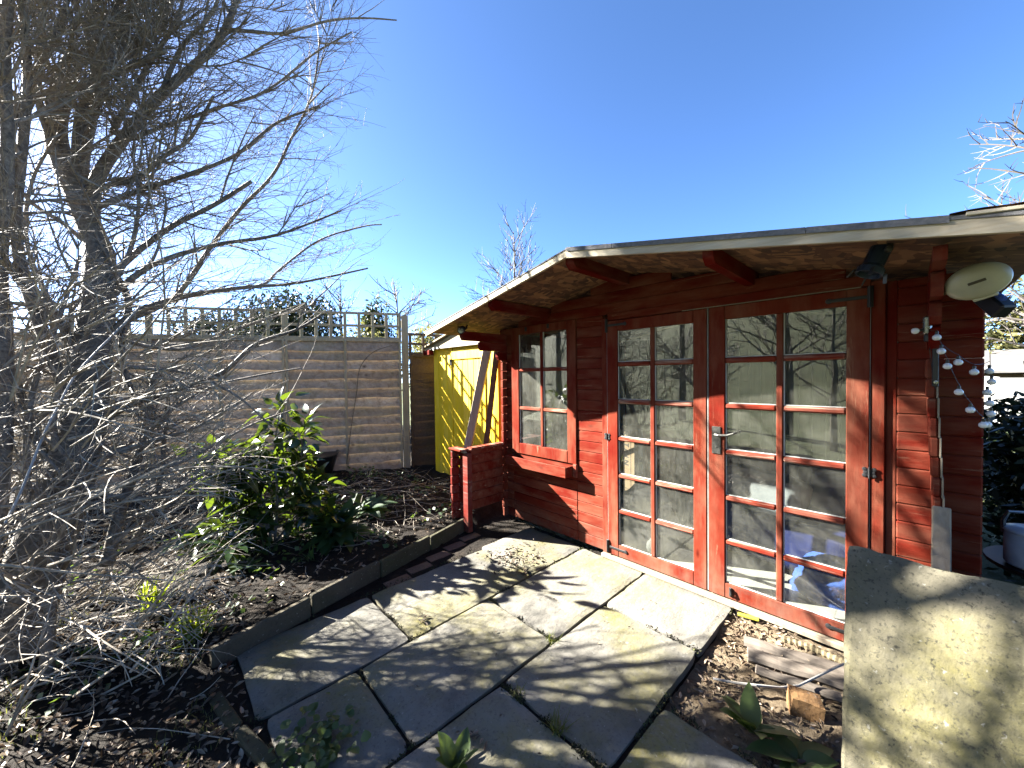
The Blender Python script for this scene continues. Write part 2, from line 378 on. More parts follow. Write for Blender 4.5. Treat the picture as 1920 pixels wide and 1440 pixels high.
def slab_mesh(x0, x1, y0, y1, z0, z1, n=9, rough=.004, edge=.006, seed=0):
    """flagstone: gently uneven top, nibbled edge, chamfer, sides"""
    mb = MB(); mb.smooth = False; R = random.Random(seed); idx = {}
    for j in range(n+1):
        for i in range(n+1):
            u = i/n; v = j/n; x = x0+(x1-x0)*u; y = y0+(y1-y0)*v
            b = i in (0, n) or j in (0, n)
            if b:
                e = edge*(1+.8*fbm(x*9+seed, y*9))+(.012*max(0, fbm(x*5+seed*3, y*5, 3)-.25) if n > 5 else 0)+(.008 if i in (0, n) and j in (0, n) and n > 5 else 0); cx = (x0+x1)/2; cy = (y0+y1)/2
                if i in (0, n): x += (1 if i == 0 else -1)*e
                if j in (0, n): y += (1 if j == 0 else -1)*e
            z = z1 + rough*fbm(x*4+seed, y*4, seed) - (.005 if b else 0)
            idx[i, j] = len(mb.v); mb.v.append((x, y, z))
    for j in range(n):
        for i in range(n): mb.f.append((idx[i, j], idx[i+1, j], idx[i+1, j+1], idx[i, j+1])); mb.c.append(.5)
    ring = [(i, 0) for i in range(n)]+[(n, j) for j in range(n)]+[(n-i, n) for i in range(n)]+[(0, n-j) for j in range(n)]
    lo = []
    for q in ring:
        p = mb.v[idx[q]]; lo.append(len(mb.v)); mb.v.append((p[0], p[1], z0))
    m = len(ring)
    for k in range(m): mb.f.append((idx[ring[k]], lo[k], lo[(k+1) % m], idx[ring[(k+1) % m]])); mb.c.append(.5)
    return mb
patio = bpy.data.objects.new('patio', None); COL.objects.link(patio); tag(patio, kind='structure')
SL = [(-2.565, -1.966, .285, 1.028), (-2.565, -1.964, 1.042, 2.034), (-2.60, -1.964, 2.044, 2.668),
      (-1.953, -1.385, .315, .718), (-1.953, -1.385, .730, 1.602), (-1.953, -1.385, 1.613, 2.668),
      (-1.372, -.780, .36, 1.190), (-1.372, -.782, 1.208, 2.100), (-1.373, -.776, 2.105, 2.668),
      (-.764, -.165, .70, 1.642)]
for k, (a, b, c, d) in enumerate(SL):
    slab_mesh(a, b, c, d, -.045, .0015*((k*7) % 3-1), 14, .005, .0032, k+1).build('paving_slab', M_slab, patio)
for k in range(5):
    y = 1.18+k*.212; x = -2.62-.06*k
    slab_mesh(x-.055, x+.045, y, y+.2, -.05, -.008, 3, .003, .004, 20+k).build('brick', M_brick, patio)
for k, (p, q) in enumerate((((-2.26, .165), (-1.98, .215)), ((-1.965, .222), (-1.66, .30)))):
    mb = MB(); mb.beam((*p, -.012), (*q, -.012), .055, .06, .008); mb.build('edging_stone', M_kerb, patio)
# raised edging between bed and patio
edge_t = thing('bed_edging', 'low mossy edging boards holding back the flower bed beside the patio', 'edging', (E0.x, E0.y, 0))
for k in range(4):
    a = E0+(E1-E0)*(k/4)+ED*.004; b = E0+(E1-E0)*((k+1)/4)-ED*.004; mb = MB(); dz = .008*((k*5) % 3-1)
    mb.beam((a.x, a.y, .045+dz), (b.x, b.y, .05+dz*.5), .042, .13, .009); mb.build('edging_board', M_kerb, edge_t)
# ------------------------------------------------------------------ summer house
YW = 2.69                                                   # outer face of the front wall
house = thing('summer_house', 'red painted wooden summer house with glazed double doors and a pitched roof', 'summer house', (-1.45, YW, 0))
XR = -1.54; ZR = 2.322
def rooftop(x): return ZR - (.2035*(XR-x) if x < XR else .190*(x-XR))
def boards(x0, x1, z0, z1, y0=YW, th=.028, mat=M_red, par=house, pitch=.0895, zb=.035):
    k0 = int((z0-zb)/pitch+1e-4); k = k0
    while zb+k*pitch < z1-.012:
        a = max(z0, zb+k*pitch); b = min(z1, zb+(k+1)*pitch); k += 1
        if b-a < .012: continue
        dy = uni(-.0015, .0015); mb = MB(); mb.cbox(x0, x1, y0+dy, y0+th, a+.0002, b-.0003, .006); mb.build('wall_board', mat, par)
WX0, WX1, WZ0, WZ1 = -2.84, -2.02, .715, 1.995
DX0, DX1, DZ1 = -1.755, -.088, 1.955
boards(-3.03, WX0, .035, 1.995); boards(WX0+.001, WX1-.001, .035, WZ0); boards(WX1, DX0, .035, 1.995)
boards(DX1+.04, .225, .035, 1.955, mat=M_red)
# gable boards above the openings
z = 1.9955
while z < 2.24:
    zt = z+.0895; lo = z+.03
    xl = XR-(ZR-.05-lo)/.2035; xr = XR+(ZR-.05-lo)/.19
    mb = MB(); mb.cbox(max(-3.03, xl), min(.2, xr), YW, YW+.028, z+.0002, zt-.0003, .006); mb.build('gable_board', M_red, house); z = zt
# window
win = MB(); win.cbox(WX0, -2.735, YW-.016, YW+.03, WZ0, WZ1, .004); win.cbox(-2.119, WX1, YW-.016, YW+.03, WZ0, WZ1, .004)
win.cbox(-2.7345, -2.1195, YW-.018, YW+.03, 1.92, WZ1-.002, .004); win.cbox(-2.7345, -2.1195, YW-.018, YW+.03, WZ0+.002, .822, .004)
win = win.build('window', M_redz, house)
mb = MB(); mb.cbox(-2.444, -2.410, YW-.014, YW+.018, .8225, 1.9195, .006); mb.build('window_muntin', M_redz, win)
for zz in (1.178, 1.564):
    for a, b in ((-2.734, -2.4445), (-2.4095, -2.12)):
        mb = MB(); mb.cbox(a, b, YW-.012, YW+.016, zz-.017, zz+.017, .007); mb.build('window_muntin', M_redw, win)
for a, b in ((-2.734, -2.4445), (-2.4095, -2.12)):
    for c, d in ((.823, 1.160), (1.196, 1.546), (1.582, 1.919)):
        mb = MB(); mb.cbox(a, b, YW+.004, YW+.008, c, d, .0005); mb.build('pane', M_dirtyglass, win)
        mb = MB(); mb.cbox(a, a+.007, YW-.004, YW+.0035, c, d, .001); mb.build('putty_bead', M_white, win)
# window box under the sill
box = MB(); box.cbox(-2.83, -2.055, YW-.125, YW-.107, .605, .70, .004); box = box.build('window_box', M_red, house)
for a, b, c, d, e, f in ((-2.83, -2.812, YW-.1065, YW-.001, .607, .698), (-2.073, -2.055, YW-.1065, YW-.001, .607, .698), (-2.8115, -2.0735, YW-.1065, YW-.001, .607, .622)):
    mb = MB(); mb.cbox(a, b, c, d, e, f, .003); mb.build('box_board', M_red, box)
mb = MB(); mb.cbox(-2.05, -2.01, YW-.03, YW-.0005, .60, .72, .005); mb.build('box_bracket', M_redw, box)
# door frame
mb = MB(); mb.cbox(DX0, -1.702, YW-.014, YW+.03, .03, DZ1+.01, .005); mb.build('door_jamb', M_redz, house)
mb = MB(); mb.cbox(-.143, DX1, YW-.014, YW+.03, .03, DZ1+.01, .005); mb.build('door_jamb', M_redz, house)
mb = MB(); mb.cbox(DX1+.0005, DX1+.0395, YW+.004, YW+.03, .03, 1.955, .003); mb.build('door_trim', M_redz, house)
mb = MB(); mb.cbox(-1.7015, -.1435, YW-.01, YW+.03, 1.942, 2.0, .004); mb.build('door_header', M_red, house)
mb = MB(); mb.cbox(DX0, DX1, YW-.045, YW+.05, .0, .032, .004); mb.build('threshold', M_bare, house)
def door(x0, x1, cols, tilt=0):
    za, zb = .040, 1.936; yf, yb = YW-.022, YW+.016; c0, c1, c2, c3 = cols
    d = MB(); d.cbox(x0, c0, yf, yb, za, zb, .004); d.cbox(c3, x1, yf, yb, za, zb, .004)
    d.cbox(c0+.0004, c3-.0004, yf+.001, yb, 1.852, zb-.001, .004); d.cbox(c0+.0004, c3-.0004, yf+.001, yb, za+.001, .136, .004)
    d = d.build('door', M_redz, house); mx = (c1+c2)/2
    mb = MB(); mb.cbox(mx-.017, mx+.017, yf+.003, yb-.004, .1365, 1.8515, .006); mb.build('muntin', M_redz, d)
    for z in (.406, .693, .991, 1.290, 1.586):
        for a, b in ((c0+.0005, mx-.0172), (mx+.0172, c3-.0005)):
            mb = MB(); mb.cbox(a, b, yf+.002, yb-.004, z-.017, z+.017, .009); mb.build('muntin', M_redw, d)
    zs = (.1365, .388, .424, .675, .711, .973, 1.009, 1.272, 1.308, 1.568, 1.604, 1.8515)
    for a, b in ((c0+.0005, mx-.0172), (mx+.0172, c3-.0005)):
        for k in range(6):
            mb = MB(); mb.cbox(a, b, YW, YW+.004, zs[2*k], zs[2*k+1], .0005); mb.build('pane', M_glass, d)
            mb = MB(); mb.cbox(a, a+.006, YW-.008, YW-.0005, zs[2*k], zs[2*k+1], .001); mb.build('putty_bead', M_white, d)
            mb = MB(); mb.cbox(a+.006, b, YW-.008, YW-.0005, zs[2*k], zs[2*k]+.005, .001); mb.build('putty_bead', M_white, d)
    return d
dl = door(-1.699, -.937, (-1.606, -1.335, -1.299, -1.023)); dr = door(-.922, -.146, (-.826, -.552, -.512, -.237))
# pale weather strip in the gaps
for a, b in ((-1.7022, -1.6992), (-.9335, -.9255), (-.1458, -.1432)):
    mb = MB(); mb.cbox(a, b, YW-.018, YW-.004, .045, 1.934, .0004); mb.build('weather_strip', M_strip, house)
# ironmongery
def strap(x, z, L, par, flip=1):
    mb = MB(); mb.cbox(x-.012, x+.012, YW-.031, YW-.0225, z-.055, z+.055, .003); mb.tube([(x, YW-.034, z-.05), (x, YW-.034, z+.05)], .006, 6)
    mb.cbox(min(x, x+flip*L), max(x, x+flip*L), YW-.0295, YW-.0225, z-.009, z+.009, .002)
    mb.lathe([(0, .008), (.013, .006), (.015, 0)], T((x+flip*L, YW-.0225, z), 'X', pi/2), 10); mb.build('strap_hinge', M_black, par)
strap(-1.70, 1.90, .165, dl); strap(-.145, 1.885, .165, dr, -1); strap(-1.70, .10, .16, dl); strap(-.145, .10, .16, dr, -1)
def butterfly(x, z, par):
    mb = MB()
    for sx in (-1, 1):
        for k in (-1, 0, 1):
            mb.lathe([(0, .006), (.008, .005), (.011, 0)], T((x+sx*(.014+.004*abs(k)), YW-.0225, z+k*.016), 'X', pi/2), 8)
        mb.cbox(x+sx*.004-.004, x+sx*.018+.004 if sx > 0 else x-.002, YW-.026, YW-.0222, z-.02, z+.02, .001) if sx > 0 else mb.cbox(x-.022, x-.002, YW-.026, YW-.0222, z-.02, z+.02, .001)
    mb.tube([(x, YW-.03, z-.028), (x, YW-.03, z+.028)], .005, 6); mb.build('butterfly_hinge', M_black, par)
butterfly(-1.70, 1.0, dl); butterfly(-.145, .98, dr)
mb = MB(); mb.cbox(-.902, -.848, YW-.029, YW-.0222, .975, 1.155, .003)
mb.lathe([(.011, 0), (.011, .035), (0, .036)], T((-.872, YW-.029, 1.105), 'X', pi/2), 10)
mb.tube([(-.872, YW-.06, 1.105), (-.85, YW-.066, 1.104), (-.80, YW-.064, 1.108), (-.765, YW-.06, 1.122), (-.752, YW-.05, 1.126)], [.009, .009, .008, .008, .006], 8)
mb.lathe([(.0, .003), (.006, .002), (.006, 0)], T((-.875, YW-.029, 1.02), 'X', pi/2), 8); mb.smooth = False
mb.build('door_handle', M_steel, dr)
mb = MB(); mb.cbox(-.80, -.784, YW-.031, YW-.0222, .06, .12, .003); mb.tube([(-.792, YW-.036, .115), (-.785, YW-.04, .085), (-.79, YW-.035, .07)], .007, 6); mb.build('door_bolt', M_black, dr)
for x in (-2.62, -2.33):
    mb = MB(); mb.cbox(x-.013, x+.013, YW-.028, YW-.0165, 1.945, 1.985, .003); mb.build('window_catch', M_black, win)
# thin flat bar over the doors (pale drip edge)
mb = MB(); mb.cbox(-1.10, -.18, YW-.016, YW-.0105, 1.938, 1.944, .001); mb.build('drip_edge', M_bare, house)
# sides, back, floor
mb = MB(); mb.cbox(-2.95, -2.922, YW+.029, 5.1, .03, 1.96, .003); mb.build('side_wall', M_red, house)
for k in range(14):
    y = YW+.034+k*.17
    mb = MB(); mb.cbox(-2.9215, -2.91, y, min(5.05, y+.168), .075, 1.955, .004); mb.build('lining_board', M_mildew, house)
mb = MB(); mb.cbox(.07, .098, YW+.029, 5.1, .03, 1.96, .003); mb.build('side_wall', M_red, house)
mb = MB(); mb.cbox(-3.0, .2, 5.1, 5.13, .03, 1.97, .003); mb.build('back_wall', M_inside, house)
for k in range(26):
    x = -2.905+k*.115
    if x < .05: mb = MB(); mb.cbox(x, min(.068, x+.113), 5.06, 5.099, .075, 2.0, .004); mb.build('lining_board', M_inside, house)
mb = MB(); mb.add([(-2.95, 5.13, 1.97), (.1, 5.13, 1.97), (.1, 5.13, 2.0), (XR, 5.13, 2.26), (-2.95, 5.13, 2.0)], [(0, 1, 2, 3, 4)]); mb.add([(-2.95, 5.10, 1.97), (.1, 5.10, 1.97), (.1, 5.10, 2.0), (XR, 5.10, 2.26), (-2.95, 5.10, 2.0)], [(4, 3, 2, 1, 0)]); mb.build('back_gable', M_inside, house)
def floor_mat():
    m, nt, bs, out = newmat('pale_floor_tiles'); br = nd(nt, 'ShaderNodeTexBrick'); br.offset = 0; br.inputs['Scale'].default_value = 1
    br.inputs['Brick Width'].default_value = .3; br.inputs['Row Height'].default_value = .3; br.inputs['Mortar Size'].default_value = .004
    br.inputs['Color1'].default_value = (.30, .29, .27, 1); br.inputs['Color2'].default_value = (.26, .255, .23, 1); br.inputs['Mortar'].default_value = (.2, .19, .17, 1)
    lk(nt, coords(nt, rnd=False), br.inputs['Vector']); c = mixc(nt, val(nt, noi(nt, coords(nt, rnd=False), 9, 6), .4, .7, 0, .3), br.outputs[0], (.3, .28, .22))
    lk(nt, c, bs.inputs['Base Color']); bs.inputs['Roughness'].default_value = .45; return m
mb = MB(); mb.cbox(-2.909, .068, YW+.031, 5.058, .03, .07, .002); mb.build('floor', floor_mat(), house)
# corner logs: ends of the side walls standing out past the front
for k in range(22):
    z0 = .035+k*.0895; z1 = z0+.087
    if z1 > 1.93: break
    yo = YW-.06
    mb = MB(); mb.cbox(-2.952, -2.922, yo, YW-.002, z0, z1, .006); mb.build('corner_log', M_red, house)
    x = .060+.062*(1-z0/1.5); dx = 0
    if z0 < 1.50:
        mb = MB(); mb.cbox(x-.017, x+.013, YW-.14+uni(-.002, .002), YW-.002, z0, z1+.0022, .007); mb.build('corner_log', M_red, house)
        mb = MB(); mb.cbox(x+.0135, x+.0195, YW-.142, YW-.004, z0, z1+.0024, .001); mb.build('bare_edge', M_bare, house)
for X, steps in ((-2.937, ((1.76, 1.848, 2.33), (1.85, 1.938, 2.11), (1.67, 1.758, 2.56))), (.07, ((1.60, 1.70, 2.50), (1.702, 1.80, 2.42), (1.802, 1.90, 2.28), (1.902, 1.955, 2.06)))):
    for a, b, y in steps:
        mb = MB(); s = .02; w = .018
        prof = [(YW-.003, a), (y+s, a), (y, a+s*1.6), (y, b-.012), (y+.01, b-.001), (YW-.003, b-.001)]
        n = len(prof); mb.add([(X-w, p, q) for p, q in prof]+[(X+w, p, q) for p, q in prof], [tuple(range(n)), tuple(range(2*n-1, n-1, -1))]+[(i, i+n, (i+1) % n+n, (i+1) % n) for i in range(n)]); mb.build('corbel_log', M_redy, house)
# roof: decking, felt, fascias, purlins
def osb_mat():
    m, nt, bs, out = newmat('flake_board'); v1 = coords(nt, (10, 24, 6), rnd=False); v2 = coords(nt, (24, 10, 6), rnd=False)
    a = nd(nt, 'ShaderNodeTexVoronoi'); lk(nt, v1, a.inputs['Vector']); a.inputs['Scale'].default_value = 1.3
    b = nd(nt, 'ShaderNodeTexVoronoi'); lk(nt, v2, b.inputs['Vector']); b.inputs['Scale'].default_value = 1.1
    sa = nd(nt, 'ShaderNodeSeparateColor'); lk(nt, a.outputs['Color'], sa.inputs[0]); sb = nd(nt, 'ShaderNodeSeparateColor'); lk(nt, b.outputs['Color'], sb.inputs[0])
    c = ramp(nt, sa.outputs[0], [(.0, (.03, .012, .006)), (.5, (.09, .038, .016)), (1, (.21, .11, .048))]); c2 = ramp(nt, sb.outputs[0], [(.0, (.03, .012, .006)), (.5, (.08, .034, .015)), (1, (.24, .125, .055))]); c = mixc(nt, val(nt, sb.outputs[1], .45, .55), c, c2)
    lk(nt, c, bs.inputs['Base Color']); bs.inputs['Roughness'].default_value = .8; bump(nt, bs, sa.outputs[1], .4, .003); return m
M_osb = osb_mat()
YF, YB = 1.95, 5.35; XL, XE = -3.30, .36
ZLE = rooftop(XL); ZRE = rooftop(XE)
def slope(name, xa, xb, ya, yb, t0, t1, mat, par, over=0):
    """roof layer from xa to xb, lying t0..t1 below the roof line"""
    za, zb = rooftop(xa), rooftop(xb); mb = MB()
    mb.add([(xa, ya, za-t1), (xb, ya, zb-t1), (xb, yb, zb-t1), (xa, yb, za-t1), (xa, ya, za-t0), (xb, ya, zb-t0), (xb, yb, zb-t0), (xa, yb, za-t0)],
           [(0, 3, 2, 1), (4, 5, 6, 7), (0, 1, 5, 4), (1, 2, 6, 5), (2, 3, 7, 6), (3, 0, 4, 7)])
    return mb.build(name, mat, par)
d1 = slope('roof_deck', XL+.01, XR-.001, YF+.024, YB, .010, .026, M_osb, house); d2 = slope('roof_deck', XR+.001, XE-.01, YF+.024, YB, .010, .026, M_osb, house)
slope('roof_felt', XL, XR, YF-.004, YB+.01, .0, .008, M_felt, d1); slope('roof_felt', XR+.0005, XE, YF-.006, YB+.01, -.006, .008, M_felt, d2)
def fascia(xa, xb, h, y, mat, lift=0):
    za, zb = rooftop(xa)-.0085+lift, rooftop(xb)-.0085+lift; mb = MB()
    mb.add([(xa, y, za-h), (xb, y, zb-h), (xb, y, zb), (xa, y, za), (xa, y+.022, za-h), (xb, y+.022, zb-h), (xb, y+.022, zb), (xa, y+.022, za)],
           [(0, 1, 2, 3), (5, 4, 7, 6), (1, 5, 6, 2), (4, 0, 3, 7), (3, 2, 6, 7), (4, 5, 1, 0)]); return mb.build('fascia_board', mat, house)
fascia(XL, XR-.001, .044, YF, M_fascia); fascia(XR+.001, XE+.02, .050, YF-.002, M_fascia)
# felt drip turned down over the right hand fascia
zf = lambda x: rooftop(x)+.008
mb = MB(); q = [(XR+.004, 0), (-.75, 0), (-.745, 0), (.10, 0)]
def feltstrip(xa, xb):
    m_ = MB(); m_.add([(xa, YF-.010, zf(xa)-.026), (xb, YF-.010, zf(xb)-.026), (xb, YF-.008, zf(xb)), (xa, YF-.008, zf(xa)), (xa, YF-.0065, zf(xa)-.026), (xb, YF-.0065, zf(xb)-.026), (xb, YF+.03, zf(xb)+.001), (xa, YF+.03, zf(xa)+.001)],
       [(0, 1, 2, 3), (5, 4, 7, 6), (1, 5, 6, 2), (4, 0, 3, 7), (3, 2, 6, 7), (4, 5, 1, 0)]); m_.build('felt_drip', M_felt, house)
feltstrip(XR+.01, -1.20); feltstrip(-1.197, -.30); feltstrip(-.297, .085)
# torn felt and splintered board curling up at the right end
mb = MB(); N = 12; vs = []
for i in range(N+1):
    t = i/N; x = .085+t*.30
    for j in range(5):
        s = j/4; y = YF-.01+s*.22; lift = .012+.05*sin(t*2.4)*(1-s)**.7*t + .006*sin(9*t+3*s); vs.append((x, y, rooftop(x)+lift))
mb.add(vs, [(i*5+j, (i+1)*5+j, (i+1)*5+j+1, i*5+j+1) for i in range(N) for j in range(4)]); o = len(vs)
mb.add([(a, b, c-.007) for a, b, c in vs], [(i*5+j+1, (i+1)*5+j+1, (i+1)*5+j, i*5+j) for i in range(N) for j in range(4)]); mb.smooth = True; mb.build('torn_felt', M_osb, house)
for k, (x, h) in enumerate(((.19, .016),)):
    mb = MB(); mb.beam((x-.07, YF-.008, rooftop(x-.07)+.006), (x+.07, YF-.006, rooftop(x+.07)+h), .012, .012, .002); mb.build('splinter', M_fascia, house)
def purlin(x, w, h, y0):
    z1 = rooftop(x)-.0265-(.0 if abs(x-XR) < .1 else .195*w*.5); z0 = z1-h; mb = MB(); prof = [(y0, z1), (y0, z0+.032), (y0+.035, z0), (YW+.1, z0), (YW+.1, z1)]; n = 5
    mb.add([(x-w/2, p, q) for p, q in prof]+[(x+w/2, p, q) for p, q in prof], [tuple(range(n))[::-1], tuple(range(n, 2*n))]+[(i, (i+1) % n, (i+1) % n+n, i+n) for i in range(n)]); mb.build('purlin', M_redy, house)
purlin(XR, .065, .09, 1.985); purlin(-.69, .05, .085, 1.985); purlin(-2.35, .05, .085, 1.985)
# eave beams along the sides
for x, s in ((-2.96, 1), (.09, -1)):
    mb = MB(); mb.cbox(x-.02, x+.02, YW, 5.1, 1.90, rooftop(x)-.032, .003); mb.build('eave_beam', M_redy, house)
# low wing wall at the left end of the front
for k in range(7):
    z0 = .20+k*.0895
    mb = MB(); mb.cbox(-2.962, -2.934, 2.20, YW-.062, z0, min(z0+.088, .79), .005); mb.build('wing_board', M_red, house)
mb = MB(); mb.cbox(-2.985, -2.905, 2.145, 2.198, .0, .765, .004); mb.build('wing_post', M_redo, house)
mb = MB(); mb.cbox(-2.99, -2.91, 2.20, YW-.065, .791, .812, .004); mb.build('wing_cap', M_redw, house)
for k in range(8):
    z0 = .06+k*.0895; e = uni(-.006, .006)
    mb = MB(); mb.cbox(-3.11, -2.987, 2.19+e, 2.225+e, z0, z0+.087, .006); mb.build('wing_stub', M_redo, house)
    mb = MB(); mb.cbox(-3.15, -3.112, 2.11+e, 2.20+e, z0+.015, z0+.10, .006); mb.build('wing_log_end', M_redo, house)
mb = MB(); mb.cbox(-3.16, -2.96, 2.10, 2.20, .781, .80, .004); mb.build('wing_cap', M_redw, house)
mb = MB(); mb.cbox(-2.99, -2.93, 2.13, 2.16, .768, .781, .003); mb.build('wing_cap', M_bare, house)
# ------------------------------------------------------------------ fences, yellow shed, leaning planks
M_fence = wood('grey_larch_lap', ((.17, .13, .095), (.40, .335, .265), (.56, .49, .40)), 'x', 15, .85, .6, .6, knots=5.5, green=.3, k=1.0)
M_batten = wood('tan_batten', ((.26, .22, .15), (.38, .33, .23), (.46, .41, .30)), 'z', 50, .85, .2, green=.35, k=.75)
M_brownf = wood('brown_lap', ((.13, .09, .06), (.21, .15, .10), (.28, .21, .14)), 'x', 38, .85, .35, .5)
FA = Vector((-5.32, 2.72)); FD = Vector((sin(radians(28)), cos(radians(28)))); FN = Vector((FD.y, -FD.x))
def fp(A, D, N, s, n, z): return Vector((A.x+D.x*s+N.x*n, A.y+D.y*s+N.y*n, z))
def lapboard(A, D, N, s0, s1, z0, h, mat, par, seed):
    mb = MB(); R = random.Random(seed); n = 9; th = .009; vs = []; ph = R.uniform(0, 9)
    for i in range(n+1):
        s = s0+(s1-s0)*i/n; w = .022*fbm(s*2.2+ph, ph, 2)+.009*fbm(s*7+ph, 1.3); t = .002*fbm(s*3, ph)
        for q, z in ((.042+t, z0+w), (.042+t+th, z0+w), (.000+th+t, z0+h), (t, z0+h)): vs.append(fp(A, D, N, s, q, z))
    fs = [(i*4+a, (i+1)*4+a, (i+1)*4+(a+1) % 4, i*4+(a+1) % 4) for i in range(n) for a in range(4)] + [(0, 1, 2, 3), (n*4+3, n*4+2, n*4+1, n*4)]
    mb.add(vs, fs); return mb.build('fence_board', mat, par)
def fbeam(A, D, N, s0, z0, s1, z1, n, w, h, mat, par, name):
    mb = MB(); a = fp(A, D, N, s0, n, z0); b = fp(A, D, N, s1, n, z1); up = (N.x, N.y, 0); mb.beam(a, b, w, h, .003, up); return mb.build(name, mat, par)
def fence_run(A, D, N, npan, pw, zb, ztop, tre, par, mat, bmat, seed, topz=None, sgn=-1):
    nb = 14
    for k in range(npan):
        s0 = sgn*k*pw; s1 = sgn*(k+1)*pw; lo, hi = min(s0, s1), max(s0, s1); base = zb(fp(A, D, N, (lo+hi)/2, 0, 0)); H = ztop-base
        for j in range(nb):
            z0 = base+j*H/nb; lapboard(A, D, N, lo+.012, hi-.012, z0-.012, H/nb+.03, mat, par, seed+k*50+j)
        for q in (.5,):
            s = lo+pw*q; fbeam(A, D, N, s, base, s, ztop, .062, .036, .018, bmat, par, 'batten')
        for s in (lo+.02, hi-.02): fbeam(A, D, N, s, base, s, ztop, .062, .032, .018, bmat, par, 'batten')
        fbeam(A, D, N, lo, ztop+.012, hi, ztop+.012, .036, .046, .03, bmat, par, 'top_rail')
        if tre:
            z0 = ztop+.031; z1 = topz
            for zz in (z0+.012, (z0+z1)/2, z1-.012): fbeam(A, D, N, lo, zz, hi, zz, .018, .036, .016, bmat, par, 'trellis_slat')
            m = int(pw/.19)
            for i in range(m+1):
                s = lo+.02+(pw-.04)*i/m; fbeam(A, D, N, s, z0, s, z1, .0345, .042, .016, bmat, par, 'trellis_slat')
fence = thing('garden_fence', 'weathered grey lap fence with square trellis on top behind the bare tree', 'fence', (FA.x, FA.y, .1))
fence_run(FA, FD, FN, 5, 1.56, lambda p: .12+.02*(FA-Vector((p.x, p.y))).length, 2.05, True, fence, M_fence, M_batten, 11, 2.47)
mb = MB(); c = fp(FA, FD, FN, .055, .03, 0); mb.cbox(-.05, .05, -.05, .05, .0, 2.44, .006, Matrix.Translation((c.x, c.y, 0)) @ Matrix.Rotation(-radians(28), 4, 'Z'))
mb.build('fence_post', M_batten, fence)
fence2 = thing('garden_fence', 'darker brown lap fence with trellis in the gap left of the yellow shed', 'fence', (-5.2, 2.9, .1))
D2 = Vector((.16, .987)).normalized(); N2 = Vector((D2.y, -D2.x)); A2 = Vector((-5.285, 2.815))
fence_run(A2, D2, N2, 2, 1.5, lambda p: .08, 1.83, True, fence2, M_brownf, M_brownf, 600, 2.18, 1)

# yellow shed
M_yel = paint('yellow_paint_boards', (.66, .43, .008), (.74, .51, .014), (.55, .42, .15), 'z', .12, .5, k=1.15, dirt=.4)
M_roofw = wood('pale_roof_boards', ((.40, .32, .18), (.55, .45, .27), (.64, .55, .36)), 'x', 40, .8, k=.5)
shed = thing('yellow_shed', 'bright yellow boarded shed with a pale wooden gable beside the summer house', 'shed', (-4.1, 3.0, 0))
SX0, SX1, SY0, SY1, SZ = -4.86, -3.42, 3.0, 4.3, 1.93
k = 0; x = SX0
while x < SX1-.02:
    w = .118; lean = -.012
    mb = MB(); mb.cbox(x+.001, min(SX1, x+w)-.001, SY0, SY0+.018, .03, SZ+(.0 if x < -4.45 else .03), .004); mb.build('wall_board', M_yel, shed); x += w
for nm, (a, b, c, d) in (('side_wall', (SX0, SX0+.02, SY0+.02, SY1)), ('side_wall', (SX1-.02, SX1, SY0+.02, SY1)), ('back_wall', (SX0+.021, SX1-.021, SY1-.02, SY1))):
    mb = MB(); mb.cbox(a, b, c, d, .03, SZ, .003); mb.build(nm, M_yel, shed)
mb = MB(); dx0 = -4.36; mb.cbox(dx0-.03, dx0, SY0-.02, SY0-.001, .04, SZ, .003); dd = mb.build('door_post', M_yel, shed)
for i in range(6):
    a = dx0+.006+i*.118; mb = MB(); mb.cbox(a, a+.116, SY0-.016, SY0-.001, .10, 1.78, .004); mb.build('door_board', M_yel, shed)
for zz in (1.74,):
    mb = MB(); mb.cbox(dx0+.004, dx0+.72, SY0-.034, SY0-.0165, zz, zz+.13, .004); mb.build('door_ledge', M_yel, shed)
mb = MB(); mb.cbox(dx0-.035, dx0+.012, SY0-.04, SY0-.0205, 1.66, 1.75, .003); mb.build('door_hinge', M_steel, shed)
mb = MB(); g = [(SX0-.08, SZ+.0), (SX1+.05, SZ+.0), ((SX0+SX1)/2, SZ+.18)]
n = 3; mb.add([(p, SY0-.07, q) for p, q in g]+[(p, SY0-.045, q) for p, q in g], [(0, 1, 2), (5, 4, 3)]+[(i, i+n, (i+1) % n+n, (i+1) % n) for i in range(3)]); mb.build('gable_panel', M_roofw, shed)
xm = (SX0+SX1)/2
for xe in (SX0-.12, SX1+.09):
    mb = MB(); z0 = SZ-.005; z1 = SZ+.20; mb.add([(xe, SY0-.12, z0), (xm, SY0-.12, z1), (xm, SY1+.1, z1), (xe, SY1+.1, z0), (xe, SY0-.12, z0+.02), (xm, SY0-.12, z1+.02), (xm, SY1+.1, z1+.02), (xe, SY1+.1, z0+.02)],
       [(0, 1, 2, 3), (7, 6, 5, 4), (0, 4, 5, 1), (3, 2, 6, 7), (0, 3, 7, 4)]); mb.build('roof', M_roofw, shed)
mb = MB(); mb.cbox(SX0-.13, SX0+.04, SY0-.10, SY0-.022, SZ-.10, SZ-.03, .004); mb.build('beam_end', M_redy, shed)
mb = MB(); mb.cbox(SX0-.10, SX1+.06, SY0-.085, SY0-.0705, SZ-.028, SZ+.006, .004); mb.build('eave_trim', M_plank, shed)
